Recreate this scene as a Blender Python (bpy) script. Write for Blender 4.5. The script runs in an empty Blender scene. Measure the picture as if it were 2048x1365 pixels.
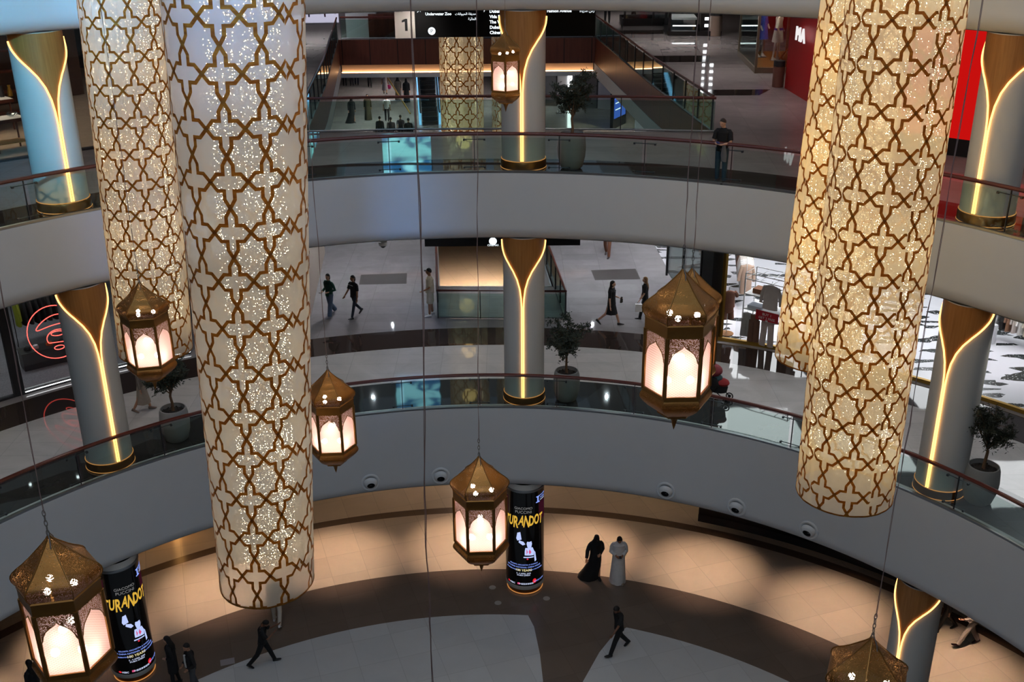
import bpy, bmesh, math, random
from math import sin, cos, pi, radians as rad, atan2, hypot, degrees
from mathutils import Vector, Matrix, Euler
from mathutils.geometry import tessellate_polygon
random.seed(7)
scene = bpy.context.scene
COL = scene.collection

# ------------------------------------------------------------------ camera frame (metres, ground floor z = 0)
F_PX, PITCH, ROLL = 2125.94, rad(23.2427), rad(-.4753)
CAM = Vector((0.847, -14.142, 21.6))
R0 = 14.66                      # radius of the round atrium opening
ZU, ZL, ZG = 14.27, 7.0, 0.0    # upper gallery, lower gallery, ground

def ray(u, v):
    a, b = u-1024, v-682.5
    c, s = cos(ROLL), sin(ROLL)
    x = (c*a+s*b)/F_PX; y = (-s*a+c*b)/F_PX
    return Vector((x, cos(PITCH)-sin(PITCH)*y, -(sin(PITCH)+cos(PITCH)*y)))
def atz(u, v, z):
    r = ray(u, v); return CAM + r*((z-CAM.z)/r.z)
def aty(u, v, Y):
    r = ray(u, v); return CAM + r*(Y/r.y)

# ------------------------------------------------------------------ materials
def rgb(r, g, b):
    f = lambda c: (c/255/12.92) if c/255 <= .04045 else ((c/255+.055)/1.055)**2.4
    return (f(r), f(g), f(b), 1)
class NT:
    def __init__(s, name):
        s.m = bpy.data.materials.new(name); s.m.use_nodes = True
        s.t = s.m.node_tree; s.t.nodes.clear()
        s.out = s.t.nodes.new('ShaderNodeOutputMaterial')
    def n(s, kind, ins=None, **kw):
        nd = s.t.nodes.new('ShaderNode'+kind)
        for k, v in kw.items(): setattr(nd, k, v)
        for k, v in (ins or {}).items():
            if isinstance(v, bpy.types.NodeSocket): s.t.links.new(v, nd.inputs[k])
            else: nd.inputs[k].default_value = v
        return nd
    def end(s, sock):
        s.t.links.new(sock, s.out.inputs['Surface']); return s.m
    def math(s, op, a, b=None, c=None):
        i = {0: a}
        if b is not None: i[1] = b
        if c is not None: i[2] = c
        return s.n('Math', i, operation=op).outputs[0]
    def mix(s, f, a, b):
        nd = s.t.nodes.new('ShaderNodeMix'); nd.data_type = 'RGBA'
        for k, v in ((0, f), (6, a), (7, b)):
            if isinstance(v, bpy.types.NodeSocket): s.t.links.new(v, nd.inputs[k])
            else: nd.inputs[k].default_value = v
        return nd.outputs[2]
def pm(name, col, rough=.5, metal=0., bump=0., bscale=40., var=0., vscale=6., spec=.5, sheen=0.):
    k = NT(name)
    co = k.n('TexCoord').outputs['Object']
    c = col
    if var:
        nz = k.n('TexNoise', {'Vector': co, 'Scale': vscale, 'Detail': 4.}).outputs['Fac']
        d = tuple(x*(1-var) for x in col[:3])+(1,); l = tuple(min(1, x*(1+var)) for x in col[:3])+(1,)
        c = k.mix(nz, d, l)
    p = k.n('BsdfPrincipled', {'Base Color': c, 'Roughness': rough, 'Metallic': metal, 'Specular IOR Level': spec})
    if sheen: p.inputs['Sheen Weight'].default_value = sheen
    if bump:
        nz = k.n('TexNoise', {'Vector': co, 'Scale': bscale, 'Detail': 3.}).outputs['Fac']
        b = k.n('Bump', {'Height': nz, 'Strength': bump, 'Distance': .01})
        k.t.links.new(b.outputs[0], p.inputs['Normal'])
    return k.end(p.outputs[0])
def em(name, col, s, sample=True):
    k = NT(name)
    e = k.n('Emission', {'Color': col, 'Strength': s})
    m = k.end(e.outputs[0])
    if not sample: m.cycles.emission_sampling = 'NONE'
    return m

def tile_floor(name, bands, tile, rot, rough, grout=.62, ripple=.0, tileh=None, veins=.12, vscale=.8, spec=.5):
    """polished stone: colour by distance from the middle of the rotunda (inlaid bands), joints, soft waviness"""
    k = NT(name)
    co = k.n('TexCoord').outputs['Object']
    sx = k.n('SeparateXYZ', {0: co})
    ln = k.n('VectorMath', {0: k.n('CombineXYZ', {0: sx.outputs[0], 1: sx.outputs[1]}).outputs[0]}, operation='LENGTH').outputs['Value']
    rp = k.n('ValToRGB', {0: k.math('DIVIDE', ln, 100.)}); el = rp.color_ramp; el.interpolation = 'CONSTANT'
    for i, (r, c) in enumerate(bands):
        e = el.elements[i] if i < 2 else el.elements.new(r/100)
        e.position = r/100; e.color = c
    base = rp.outputs[0]
    mp = k.n('Mapping', {'Vector': co, 'Rotation': (0, 0, rad(rot))})
    br = k.n('TexBrick', {'Vector': mp.outputs[0], 'Scale': 1., 'Mortar Size': .008, 'Brick Width': tile, 'Row Height': tileh or tile,
                          'Color1': (1, 1, 1, 1), 'Color2': (.9, .9, .9, 1), 'Mortar': (grout, grout, grout, 1), 'Bias': 0.}, offset=.0)
    nz = k.n('TexNoise', {'Vector': co, 'Scale': vscale, 'Detail': 6., 'Roughness': .62, 'Distortion': 1.2}).outputs['Fac']
    v = k.n('MapRange', {0: nz, 1: .25, 2: .75, 3: 1-veins, 4: 1+veins}).outputs[0]
    m1 = k.n('MixRGB', {0: 1., 1: base, 2: br.outputs[0]}, blend_type='MULTIPLY').outputs[0]
    m2 = k.n('VectorMath', {0: m1, 3: v}, operation='SCALE').outputs[0]
    p = k.n('BsdfPrincipled', {'Base Color': m2, 'Roughness': rough, 'Specular IOR Level': spec})
    if ripple:
        w = k.n('TexNoise', {'Vector': co, 'Scale': .9, 'Detail': 1.}).outputs['Fac']
        b = k.n('Bump', {'Height': w, 'Strength': 1., 'Distance': ripple})
        k.t.links.new(b.outputs[0], p.inputs['Normal'])
    return k.end(p.outputs[0])

def glass_mat(name, tint, refl=.08):
    k = NT(name)
    t = k.n('BsdfTransparent', {'Color': tint})
    g = k.n('BsdfGlossy', {'Color': (.9, 1, .97, 1), 'Roughness': .02})
    fr = k.n('Fresnel', {'IOR': 1.45}).outputs[0]
    f = k.math('MULTIPLY', fr, refl/.04)
    f = k.math('MINIMUM', f, .8)
    return k.end(k.n('MixShader', {0: f, 1: t.outputs[0], 2: g.outputs[0]}).outputs[0])

M = {}
M['plaster'] = pm('white_plaster', rgb(205, 208, 212), .75, bump=.05, bscale=60, var=.03, vscale=2)
M['column_paint'] = pm('column_paint', rgb(205, 204, 200), .6, var=.03, vscale=1.5)
M['ceiling'] = pm('ceiling_paint', rgb(170, 170, 172), .8)
M['wood_rail'] = pm('mahogany', rgb(92, 36, 24), .35, var=.25, vscale=18)
def wood(name, a, b, rough=.4, sc=(14, 14, .6)):
    k = NT(name); co = k.n('TexCoord').outputs['Object']
    mp = k.n('Mapping', {'Vector': co, 'Scale': sc})
    nz = k.n('TexNoise', {'Vector': mp.outputs[0], 'Scale': 1.5, 'Detail': 5., 'Distortion': .6}).outputs['Fac']
    c = k.mix(k.n('MapRange', {0: nz, 1: .3, 2: .7}).outputs[0], a, b)
    return k.end(k.n('BsdfPrincipled', {'Base Color': c, 'Roughness': rough}).outputs[0])
M['oak'] = wood('honey_wood', rgb(150, 98, 46), rgb(172, 118, 62))
M['walnut'] = wood('walnut_panel', rgb(74, 36, 28), rgb(100, 50, 38), .35, (3, 3, .5))
M['steel'] = pm('brushed_steel', rgb(150, 152, 155), .35, .9)
M['darksteel'] = pm('dark_steel', rgb(70, 72, 76), .4, .7)
M['brass'] = pm('brass', rgb(190, 150, 70), .3, .9)
M['goldbase'] = pm('bronze_base', rgb(132, 88, 46), .3, .7)
M['glass'] = glass_mat('balustrade_glass', (.74, .86, .82, 1), .05)
M['shopglass'] = glass_mat('shop_glass', (.9, .93, .93, 1), .05)
M['black'] = pm('black_satin', rgb(18, 18, 20), .35)
M['darkgrey'] = pm('dark_grey', rgb(48, 48, 52), .5)
M['white'] = pm('white_satin', rgb(235, 235, 235), .5)
M['led'] = em('warm_led', (1, .47, .13, 1), 3.6, False)
M['ledbase'] = em('warm_led_soft', (1, .42, .12, 1), .55, False)
M['ledhot'] = em('warm_led_core', (1, .62, .26, 1), 9)
M['neon'] = em('red_neon', (1, .09, .07, 1), 3.2, False)
M['wlight'] = em('white_light', (.95, .98, 1, 1), 4, False)
M['cove'] = em('cove_light', (1, .6, .34, 1), 1.6)

M['pot'] = pm('grey_planter', rgb(140, 140, 138), .6, var=.08)
M['soil'] = pm('soil', rgb(52, 46, 42), .95, bump=.8, bscale=60)
M['bark'] = pm('bark', rgb(110, 84, 62), .9, bump=.6, bscale=50)
M['leaf'] = pm('olive_leaf', rgb(48, 56, 44), .6, var=.35, vscale=30)
M['cord'] = pm('cable_sheath', rgb(128, 104, 98), .6)
M['chain'] = pm('chain_steel', rgb(130, 126, 120), .4, .6)
M['nozzle'] = pm('nozzle_paint', rgb(210, 213, 216), .5)
M['hole'] = pm('duct_dark', rgb(14, 14, 15), .9)

# ------------------------------------------------------------------ mesh builder
class MB:
    def __init__(s): s.v = []; s.f = []; s.m = []; s.s = []
    def add(s, vs, fs, mi=0, sm=True):
        o = len(s.v); s.v += [tuple(x) for x in vs]
        for q in fs: s.f.append(tuple(i+o for i in q)); s.m.append(mi); s.s.append(sm)
        return s
    def box(s, c, d, rz=0, mi=0, M4=None):
        x, y, z = d[0]/2, d[1]/2, d[2]/2
        vs = [Vector((a*x, b*y, e*z)) for e in (-1, 1) for b in (-1, 1) for a in (-1, 1)]
        R = M4 or Matrix.Rotation(rz, 4, 'Z')
        vs = [R @ q + Vector(c) for q in vs]
        return s.add(vs, [(0, 2, 3, 1), (4, 5, 7, 6), (0, 1, 5, 4), (2, 6, 7, 3), (0, 4, 6, 2), (1, 3, 7, 5)], mi, False)
    def tube(s, pts, r, n=8, mi=0, cap=True, closed=False, up=None):
        pts = [Vector(p) for p in pts]; L = len(pts)
        rs = r if isinstance(r, (list, tuple)) else [r]*L
        vs = []; prev = None
        for i, p in enumerate(pts):
            if closed: d = pts[(i+1) % L]-pts[i-1]
            else: d = pts[min(i+1, L-1)]-pts[max(i-1, 0)]
            d = d.normalized() if d.length > 1e-9 else Vector((0, 0, 1))
            a = prev if prev is not None else (Vector((1, 0, 0)) if abs(d.x) < .8 else Vector((0, 1, 0)))
            a = (a-d*a.dot(d)); a = a.normalized() if a.length > 1e-6 else d.orthogonal().normalized()
            b = d.cross(a); prev = a
            rr = rs[i]; ra, rb = rr if isinstance(rr, tuple) else (rr, rr)
            for k in range(n):
                t = 2*pi*k/n; vs.append(p+a*(ra*cos(t))+b*(rb*sin(t)))
        fs = []
        for i in range(L if closed else L-1):
            j = (i+1) % L
            for k in range(n):
                k2 = (k+1) % n; fs.append((i*n+k, i*n+k2, j*n+k2, j*n+k))
        if cap and not closed: fs += [tuple(range(n-1, -1, -1)), tuple(range((L-1)*n, L*n))]
        return s.add(vs, fs, mi)
    def lathe(s, prof, n=32, c=(0, 0, 0), a0=0, a1=2*pi, mi=0, sm=True):
        full = abs(a1-a0-2*pi) < 1e-6; m = n if full else n+1
        vs = [(c[0]+r*cos(a0+(a1-a0)*k/n), c[1]+r*sin(a0+(a1-a0)*k/n), c[2]+z) for r, z in prof for k in range(m)]
        fs = []
        for i in range(len(prof)-1):
            for k in range(n):
                k2 = (k+1) % m; fs.append((i*m+k, i*m+k2, (i+1)*m+k2, (i+1)*m+k))
        return s.add(vs, fs, mi, sm)
    def loft(s, secs, n=16, mi=0, cap=True, wave=None):
        """secs: (x, y, z, rx, ry[, turn])"""
        vs = []
        for i, q in enumerate(secs):
            x, y, z, rx, ry = q[:5]; tw = q[5] if len(q) > 5 else 0
            for k in range(n):
                t = 2*pi*k/n; w = 1+(wave(i/(len(secs)-1), t) if wave else 0)
                px, py = rx*cos(t)*w, ry*sin(t)*w
                vs.append((x+px*cos(tw)-py*sin(tw), y+px*sin(tw)+py*cos(tw), z))
        L = len(secs); fs = []
        for i in range(L-1):
            for k in range(n):
                k2 = (k+1) % n; fs.append((i*n+k, i*n+k2, (i+1)*n+k2, (i+1)*n+k))
        if cap: fs += [tuple(range(n-1, -1, -1)), tuple(range((L-1)*n, L*n))]
        return s.add(vs, fs, mi)
    def prism(s, pts, z0, z1, mi=0):
        n = len(pts); vs = [(x, y, z0) for x, y in pts]+[(x, y, z1) for x, y in pts]
        fs = [tuple(range(n-1, -1, -1)), tuple(range(n, 2*n))]+[(i, (i+1) % n, n+(i+1) % n, n+i) for i in range(n)]
        return s.add(vs, fs, mi, False)
    def ball(s, c, r, n=10, m=6, mi=0, M4=None):
        r = r if isinstance(r, tuple) else (r, r, r)
        vs = []
        for i in range(m+1):
            t = pi*i/m
            for k in range(n):
                p = 2*pi*k/n; q = Vector((r[0]*sin(t)*cos(p), r[1]*sin(t)*sin(p), r[2]*cos(t)))
                if M4: q = M4 @ q
                vs.append(q+Vector(c))
        fs = [(i*n+k, (i+1)*n+k, (i+1)*n+(k+1) % n, i*n+(k+1) % n) for i in range(m) for k in range(n)]
        return s.add(vs, fs, mi)
    def mesh(s, name, mats):
        me = bpy.data.meshes.new(name); me.from_pydata(s.v, [], s.f)
        for m in (mats if isinstance(mats, (list, tuple)) else [mats]): me.materials.append(m)
        me.polygons.foreach_set('material_index', s.m); me.polygons.foreach_set('use_smooth', s.s)
        me.validate(clean_customdata=False); me.update()
        return me
    def build(s, name, mats, parent=None, loc=None, ang=40):
        me = s.mesh(name, mats)
        try: me.set_sharp_from_angle(angle=rad(ang))
        except Exception: pass
        return link(name, me, parent, loc)
def link(name, me, parent=None, loc=None):
    o = bpy.data.objects.new(name, me); COL.objects.link(o)
    if parent is not None: o.parent = parent
    if loc is not None: o.location = loc
    return o
def tag(o, label, cat, group=None):
    o['label'] = label; o['category'] = cat
    if group: o['group'] = group
    return o
def thing(name, label, cat, loc=(0, 0, 0), rz=0, group=None):
    o = bpy.data.objects.new(name, None); COL.objects.link(o); o.empty_display_size = .1
    o.location = loc; o.rotation_euler = (0, 0, rz)
    return tag(o, label, cat, group)
def struct(o):
    o['kind'] = 'structure'; return o
def stuff(o):
    o['kind'] = 'stuff'; return o
KIDS = {}
def copy_tree(src, label, loc, rz=0, scale=None):
    def rec(o, par):
        c = o.copy(); COL.objects.link(c)
        if par is not None: c.parent = par
        for ch in [x for x in list(COL.objects) if x.parent == o]: rec(ch, c)
        return c
    r = rec(src, None); r.location = loc; r.rotation_euler = (0, 0, rz); r['label'] = label
    if scale: r.scale = (scale,)*3
    return r
def text_mesh(s, size, ext=.004, align='CENTER', bold=0., shear=0., sub=None):
    cu = bpy.data.curves.new('t', 'FONT'); cu.body = s; cu.size = size; cu.extrude = ext
    cu.align_x = align; cu.offset = bold; cu.shear = shear; cu.resolution_u = 3
    o = bpy.data.objects.new('t', cu); COL.objects.link(o)
    dg = bpy.context.evaluated_depsgraph_get()
    me = bpy.data.meshes.new_from_object(o.evaluated_get(dg))
    bpy.data.objects.remove(o); bpy.data.curves.remove(cu)
    return me
def text_obj(name, s, size, mat, parent, M4, **kw):
    me = text_mesh(s, size, **kw); me.name = name
    me.transform(M4); me.materials.clear(); me.materials.append(mat)
    return link(name, me, parent)

# ------------------------------------------------------------------ setting: floors, fascias, ceilings
def ring_pts(r, n=160): return [(r*cos(2*pi*k/n), r*sin(2*pi*k/n)) for k in range(n)]
OUTER = [(-48, -22), (48, -22), (48, 90), (-48, 90)]
VOID_U = [(-5.8, 20.3), (-6.5, 28.4), (-8.1, 42.75), (5.35, 42.8), (6.5, 28.3), (7.33, 19.85)]
VOID_L = [(-2.05, 25.4), (-3.6, 46), (.9, 46), (2.45, 25.3)]
def sheet(name, loops, z, mat):
    ls = [[Vector((x, y, z)) for x, y in lp] for lp in loops]
    tris = tessellate_polygon(ls); vs = [p for l in ls for p in l]
    me = bpy.data.meshes.new(name)
    fs = []
    for t in tris:
        a, b, c = (vs[i] for i in t)
        fs.append(t if (b-a).cross(c-a).z > 0 else (t[0], t[2], t[1]))
    me.from_pydata([tuple(p) for p in vs], [], fs); me.materials.append(mat); me.update()
    return struct(link(name, me))
g1, g2, g3 = rgb(226, 208, 186), rgb(118, 103, 92), rgb(205, 205, 205)
M['ground_beige'] = tile_floor('ground_stone', [(0, g1), (19.9, rgb(120, 98, 80)), (20.3, g1)], 1.2, -18.5, .28, .72, .0, veins=.05)
M['ground_brown'] = tile_floor('ground_brown_stone', [(0, g2), (50, g2)], 1.2, -18.5, .25, .8, .0, veins=.06)
M['ground_grey'] = tile_floor('ground_grey_stone', [(0, g3), (50, g3)], 1.2, -18.5, .3, .74, .0, veins=.04)
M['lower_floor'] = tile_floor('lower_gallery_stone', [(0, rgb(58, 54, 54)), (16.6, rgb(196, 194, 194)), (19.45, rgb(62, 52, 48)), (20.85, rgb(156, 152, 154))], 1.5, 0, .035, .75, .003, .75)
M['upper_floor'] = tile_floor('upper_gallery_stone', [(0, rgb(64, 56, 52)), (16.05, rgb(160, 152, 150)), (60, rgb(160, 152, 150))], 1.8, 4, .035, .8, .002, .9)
sheet('floor_ground', [[(-48, -22), (48, -22), (48, 90), (-48, 90)]], 0, M['ground_beige'])
sheet('floor_ground_band', [ring_pts(16.3)], .004, M['ground_brown'])
la = [(13.83*cos(rad(a)), 13.83*sin(rad(a))) for a in range(84, 200, 2)]
la = [(1.78, 6), (1.74, 9), (1.68, 10.66), (1.62, 11.88), (1.47, 13.19), (1.29, 13.77)] + la[1:] + [(-12.9, -5), (-6, -6)]
sheet('floor_ground_petal_left', [la], .008, M['ground_grey'])
ra = [(13.83*cos(rad(a)), 13.83*sin(rad(a))) for a in range(-10, 72, 2)]
ra = ra + [(4.39, 13.12), (3.93, 12.74), (3.44, 11.95), (2.85, 10.65), (2.5, 8.5), (2.4, 6), (5, -2)]
sheet('floor_ground_petal_right', [ra], .008, M['ground_grey'])
HR = R0+.25
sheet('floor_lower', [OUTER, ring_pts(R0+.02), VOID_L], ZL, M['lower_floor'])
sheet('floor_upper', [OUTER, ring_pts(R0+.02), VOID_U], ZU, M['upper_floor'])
sheet('ceiling_ground', [OUTER, ring_pts(HR), VOID_L], ZL-2.78, M['ceiling'])
sheet('ceiling_lower', [OUTER, ring_pts(HR), VOID_U], ZU-1.93, M['ceiling'])
sheet('ceiling_upper', [OUTER, ring_pts(HR), VOID_U], 18.58, M['ceiling'])
def fascia(name, zt, zb):
    pr = [(R0+.3, zt), (R0, zt), (R0-.0, zb+.42)]
    for k in range(1, 9):
        t = k/8*pi/2; pr.append((R0+.42-.42*cos(t), zb+.42-.42*sin(t)))
    return struct(MB().lathe(pr, 200).build(name, M['plaster']))
fascia('wall_upper', 20.51, 18.56)
fascia('wall_middle', ZU+.01, ZU-1.95)
fascia('wall_lower', ZL+.01, ZL-2.8)
def inlay(name, pts, z, mat): return sheet(name, [pts], z, mat)
M['inlay'] = pm('dark_inlay_stone', rgb(52, 44, 40), .08)
M['matgrey'] = pm('entrance_mat', rgb(70, 64, 62), .6)
inlay('trim_1', [(6.9+1.3, 26.1), (10.2, 26.1), (10.9, 27.3), (8.6, 27.3)], ZU+.006, M['inlay'])
inlay('trim_2', [(7.4, 34.3), (9.7, 34.3), (10.1, 36.2), (7.5, 36.2)], ZU+.006, M['inlay'])
inlay('trim_3', [(6.6, 44), (9, 44), (9.3, 45.6), (6.7, 45.6)], ZU+.006, M['inlay'])
def quadpx(z, *p): return [tuple(atz(u, v, z)[:2]) for u, v in p]
inlay('trim_4', quadpx(ZL, (718, 570), (813, 568), (814, 547), (722, 550)), ZL+.006, M['matgrey'])
inlay('trim_5', quadpx(ZL, (1190, 561), (1281, 559), (1271, 538), (1182, 541)), ZL+.006, M['matgrey'])

# void side walls in wood with coves
def vwall(name, a, b, z0, z1, mat, t=.12):
    a, b = Vector(a), Vector(b); d = (b-a); L = d.length; c = (a+b)/2
    return struct(MB().box((c.x, c.y, (z0+z1)/2), (L, t, z1-z0), atan2(d.y, d.x)).build(name, mat))
k = NT('wood_panels'); co = k.n('TexCoord').outputs['Object']
br = k.n('TexBrick', {'Vector': k.n('Mapping', {'Vector': co, 'Rotation': (pi/2, 0, 0)}).outputs[0], 'Scale': 1., 'Mortar Size': .012, 'Brick Width': 50., 'Row Height': 50.})
nz = k.n('TexNoise', {'Vector': k.n('Mapping', {'Vector': co, 'Scale': (8, 8, .7)}).outputs[0], 'Scale': 1.2, 'Detail': 5.}).outputs['Fac']
sx = k.n('SeparateXYZ', {0: co})
s1 = k.math('ADD', sx.outputs[0], sx.outputs[1])
fr = k.math('FRACT', k.math('DIVIDE', s1, 1.45))
ln = k.math('LESS_THAN', fr, .03)
c = k.mix(nz, rgb(78, 38, 30), rgb(118, 62, 46)); c = k.mix(ln, c, rgb(25, 12, 10))
M['panels'] = k.end(k.n('BsdfPrincipled', {'Base Color': c, 'Roughness': .38}).outputs[0])
V = [Vector((x, y, 0)) for x, y in VOID_U]
for i, nm in ((0, 'wall_void_left_near'), (1, 'wall_void_left'), (2, 'wall_void_far'), (3, 'wall_void_right'), (4, 'wall_void_right_near')):
    vwall(nm, V[i], V[i+1], ZU-1.28, ZU, M['panels'])
    vwall(nm+'_soffit', V[i], V[i+1], ZU-1.93, ZU-1.72 if i == 2 else ZU-1.3, M['plaster'], .14)
# recessed glowing cove at the far side
d0, d1 = V[2]+Vector((.1, .35, 0)), V[3]+Vector((-.1, .35, 0))
vwall('wall_cove', d0, d1, ZU-1.75, ZU-1.28, pm('cove_paint', rgb(235, 205, 175), .7))
struct(MB().box(((d0.x+d1.x)/2, d0.y-.12, ZU-1.70), (d1.x-d0.x, .04, .03)).build('trim_6', em('cove_strip', (1, .58, .3, 1), 9)))
for i in range(6):
    a, b = V[i], V[(i+1) % 6]
    vwall('wall_upper_void_%s' % 'abcdef'[i], a, b, 18.58, 20.5, M['plaster'])
VL = [Vector((x, y, 0)) for x, y in VOID_L]
for i in range(4):
    vwall('wall_lower_void_%s' % 'abcd'[i], VL[i], VL[(i+1) % 4], ZL-2.8, ZL, M['plaster'])
# outer walls that close the view
M['farwall'] = pm('far_wall', rgb(120, 112, 108), .7, var=.2, vscale=.4)
M['farlow'] = pm('far_wall_low', rgb(92, 86, 84), .7, var=.3, vscale=.3)
struct(MB().box((0, 62, 16.5), (96, .3, 4.2)).build('wall_back_upper', M['farwall']))
struct(MB().box((0, 84, 9.6), (96, .3, 5.2)).build('wall_back_lower', M['farlow']))
struct(MB().box((0, 60, 2.1), (96, .3, 4.2)).build('wall_back_ground', M['farlow']))

for lv, zb, zt in (('ground', 0, 4.2), ('lower', 7.0, 12.34), ('upper', 14.27, 18.6)):
    zc, hh = (zb+zt)/2, zt-zb
    struct(MB().box((0, -21.9, zc), (96, .2, hh)).build('wall_front_'+lv, M['farlow']))
    struct(MB().box((-47.9, 34, zc), (.2, 112, hh)).build('wall_left_'+lv, M['farlow']))
    struct(MB().box((47.9, 34, zc), (.2, 112, hh)).build('wall_right_'+lv, M['farlow']))

# ------------------------------------------------------------------ balustrades
POSTS = [54.36+9.05*i for i in range(-5, 12)]
def ring_balustrade(nm, label, z):
    t = thing('glass_balustrade', label, 'railing', (0, 0, z))
    a0, a1 = rad(POSTS[0]), rad(POSTS[-1])
    pr = [(14.75+.06*cos(q), 1.09+.05*sin(q)) for q in [2*pi*i/8 for i in range(9)]]
    MB().lathe(pr, 120, a0=a0, a1=a1).build('handrail', M['wood_rail'], t)
    MB().lathe([(14.68, 0.012), (14.68, .07), (14.78, .07), (14.78, .012)], 120, a0=a0, a1=a1, sm=False).build('base_rail', M['steel'], t)
    for i, d in enumerate(POSTS):
        a = rad(d); c, s = cos(a), sin(a)
        b = MB().box((14.80*c, 14.80*s, .555), (.05, .018, 1.03), a)
        b.build('post', M['darksteel'], t)
        for h in (.16, .93):
            cl = MB().tube([(14.79*c-s*q, 14.79*s+c*q, h) for q in (-.28, .28)], .012, 6)
            for q in (-.28, .28): cl.box((14.76*c-s*q, 14.76*s+c*q, h), (.07, .05, .05), a)
            cl.build('clamp', M['darksteel'], t)
        if i < len(POSTS)-1:
            MB().lathe([(14.73, .05), (14.73, .99)], 8, a0=a+.004, a1=rad(POSTS[i+1])-.004).build('glass_panel', M['glass'], t)
ring_balustrade('u', 'curved glass balustrade with mahogany handrail where the man in black polo leans', ZU)
ring_balustrade('l', 'curved glass balustrade with mahogany handrail above the fascia with round air nozzles', ZL)
def straight_balustrade(label, z, pts, step, rail='wood_rail', pname='glass_balustrade'):
    t = thing(pname, label, 'railing', (0, 0, z))
    P = [Vector((x, y, 0)) for x, y in pts]
    MB().tube([p+Vector((0, 0, 1.1)) for p in P], .045, 8).build('handrail', M[rail], t)
    MB().tube([p+Vector((0, 0, .05)) for p in P], .035, 6).build('base_rail', M['steel'], t)
    for a, b in zip(P, P[1:]):
        L = (b-a).length; n = max(1, round(L/step)); ang = atan2((b-a).y, (b-a).x)
        for i in range(n):
            q = a.lerp(b, i/n); e = a.lerp(b, (i+1)/n); m = (q+e)/2
            MB().box((q.x, q.y, .55), (.03, .06, 1.06), ang).build('post', M['darksteel'], t)
            MB().box((m.x, m.y, .53), (L/n-.03, .014, .92), ang).build('glass_panel', M['glass'], t)
    return t
straight_balustrade('glass balustrade across the near edge of the wood lined opening on the upper gallery', ZU, [(-5.75, 20.15), (-2.2, 20.35), (1.2, 20.3), (4.4, 20.05), (7.35, 19.65)], 3.3)
straight_balustrade('glass balustrade running back along the right side of the wood lined opening', ZU, [(7.3, 19.9), (6.45, 28.3), (5.3, 43.0)], 1.75)
straight_balustrade('glass balustrade curving back along the left side of the wood lined opening', ZU, [(-5.75, 20.4), (-6.45, 28.4), (-8.05, 42.7)], 1.75)
straight_balustrade('glass balustrade along the far edge of the wood lined opening', ZU, [(-7.9, 42.95), (5.2, 43.0)], 3.)
straight_balustrade('glass balustrade around the small opening behind the centre column on the lower gallery', ZL, [(-3.4, 44), (-1.85, 22.0), (2.8, 21.8), (1., 44)], 1.5)

# ------------------------------------------------------------------ columns
def funnel_half(t):
    K = [(0, 86), (.10, 84), (.17, 76), (.26, 60), (.36, 41), (.46, 26), (.58, 14.5), (.72, 7), (.86, 3.6), (1, 2.3)]
    for (a, x), (b, y) in zip(K, K[1:]):
        if t <= b:
            u = (t-a)/(b-a); return x+(y-x)*u
    return 2.3
def column(label, deg, z, h):
    a = rad(deg); rc = 15.47; r = .61
    t = thing('column', label, 'column', (rc*cos(a), rc*sin(a), z), a+pi)
    MB().lathe([(r, 0), (r, h)], 48).build('shaft', M['column_paint'], t)
    top, fl = h-.02, 2.1
    zs = [top-fl*i/36 for i in range(37)]+[top-fl-(top-fl-.3)*i/10 for i in range(1, 11)]
    b = MB(); n = 16; vs = []; L, Rr = [], []
    for zz in zs:
        hh = rad(funnel_half(min(1, (top-zz)/fl)))
        for k in range(n+1):
            q = -hh+2*hh*k/n; vs.append(((r+.014)*cos(q), (r+.014)*sin(q), zz))
        L.append(((r+.03)*cos(hh), (r+.03)*sin(hh), zz)); Rr.append(((r+.03)*cos(hh), -(r+.03)*sin(hh), zz))
    b.add(vs, [(i*(n+1)+k, i*(n+1)+k+1, (i+1)*(n+1)+k+1, (i+1)*(n+1)+k) for i in range(len(zs)-1) for k in range(n)])
    b.build('wood_inlay', M['oak'], t)
    for P in (L, Rr): MB().tube(P[3:], .021, 6).build('light_strip', M['led'], t)
    MB().lathe([(r+.03, 0), (r+.035, .22), (r+.01, .26)], 48).build('base_collar', M['goldbase'], t)
    MB().lathe([(r+.015, .262), (r+.026, .275), (r+.01, .285)], 48).build('base_light', M['ledbase'], t)
    MB().lathe([(r+.03, .02), (r+.042, .03), (r+.03, .045)], 48).build('floor_light', M['ledbase'], t)
for args in (('white round column with glowing wood funnel behind the upper balustrade on the far left', 131.6, ZU, 4.3),
             ('white column with glowing wood funnel in the centre of the upper gallery behind the small lantern', 85.5, ZU, 4.3),
             ('white round column with glowing wood funnel beside the red shopfront on the upper right', 39.4, ZU, 4.3),
             ('white round column with glowing wood funnel beside the red neon sign on the lower left', 131.6, ZL, 5.33),
             ('white round column with glowing wood funnel in the centre of the lower gallery', 85.5, ZL, 5.33),
             ('white round column with glowing wood funnel on the lower right beside the white shop', 39.4, ZL, 5.33),
             ('white round column with glowing wood funnel on the ground floor behind the lowest right lantern', 39.4, ZG, 4.2)): column(*args)

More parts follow.
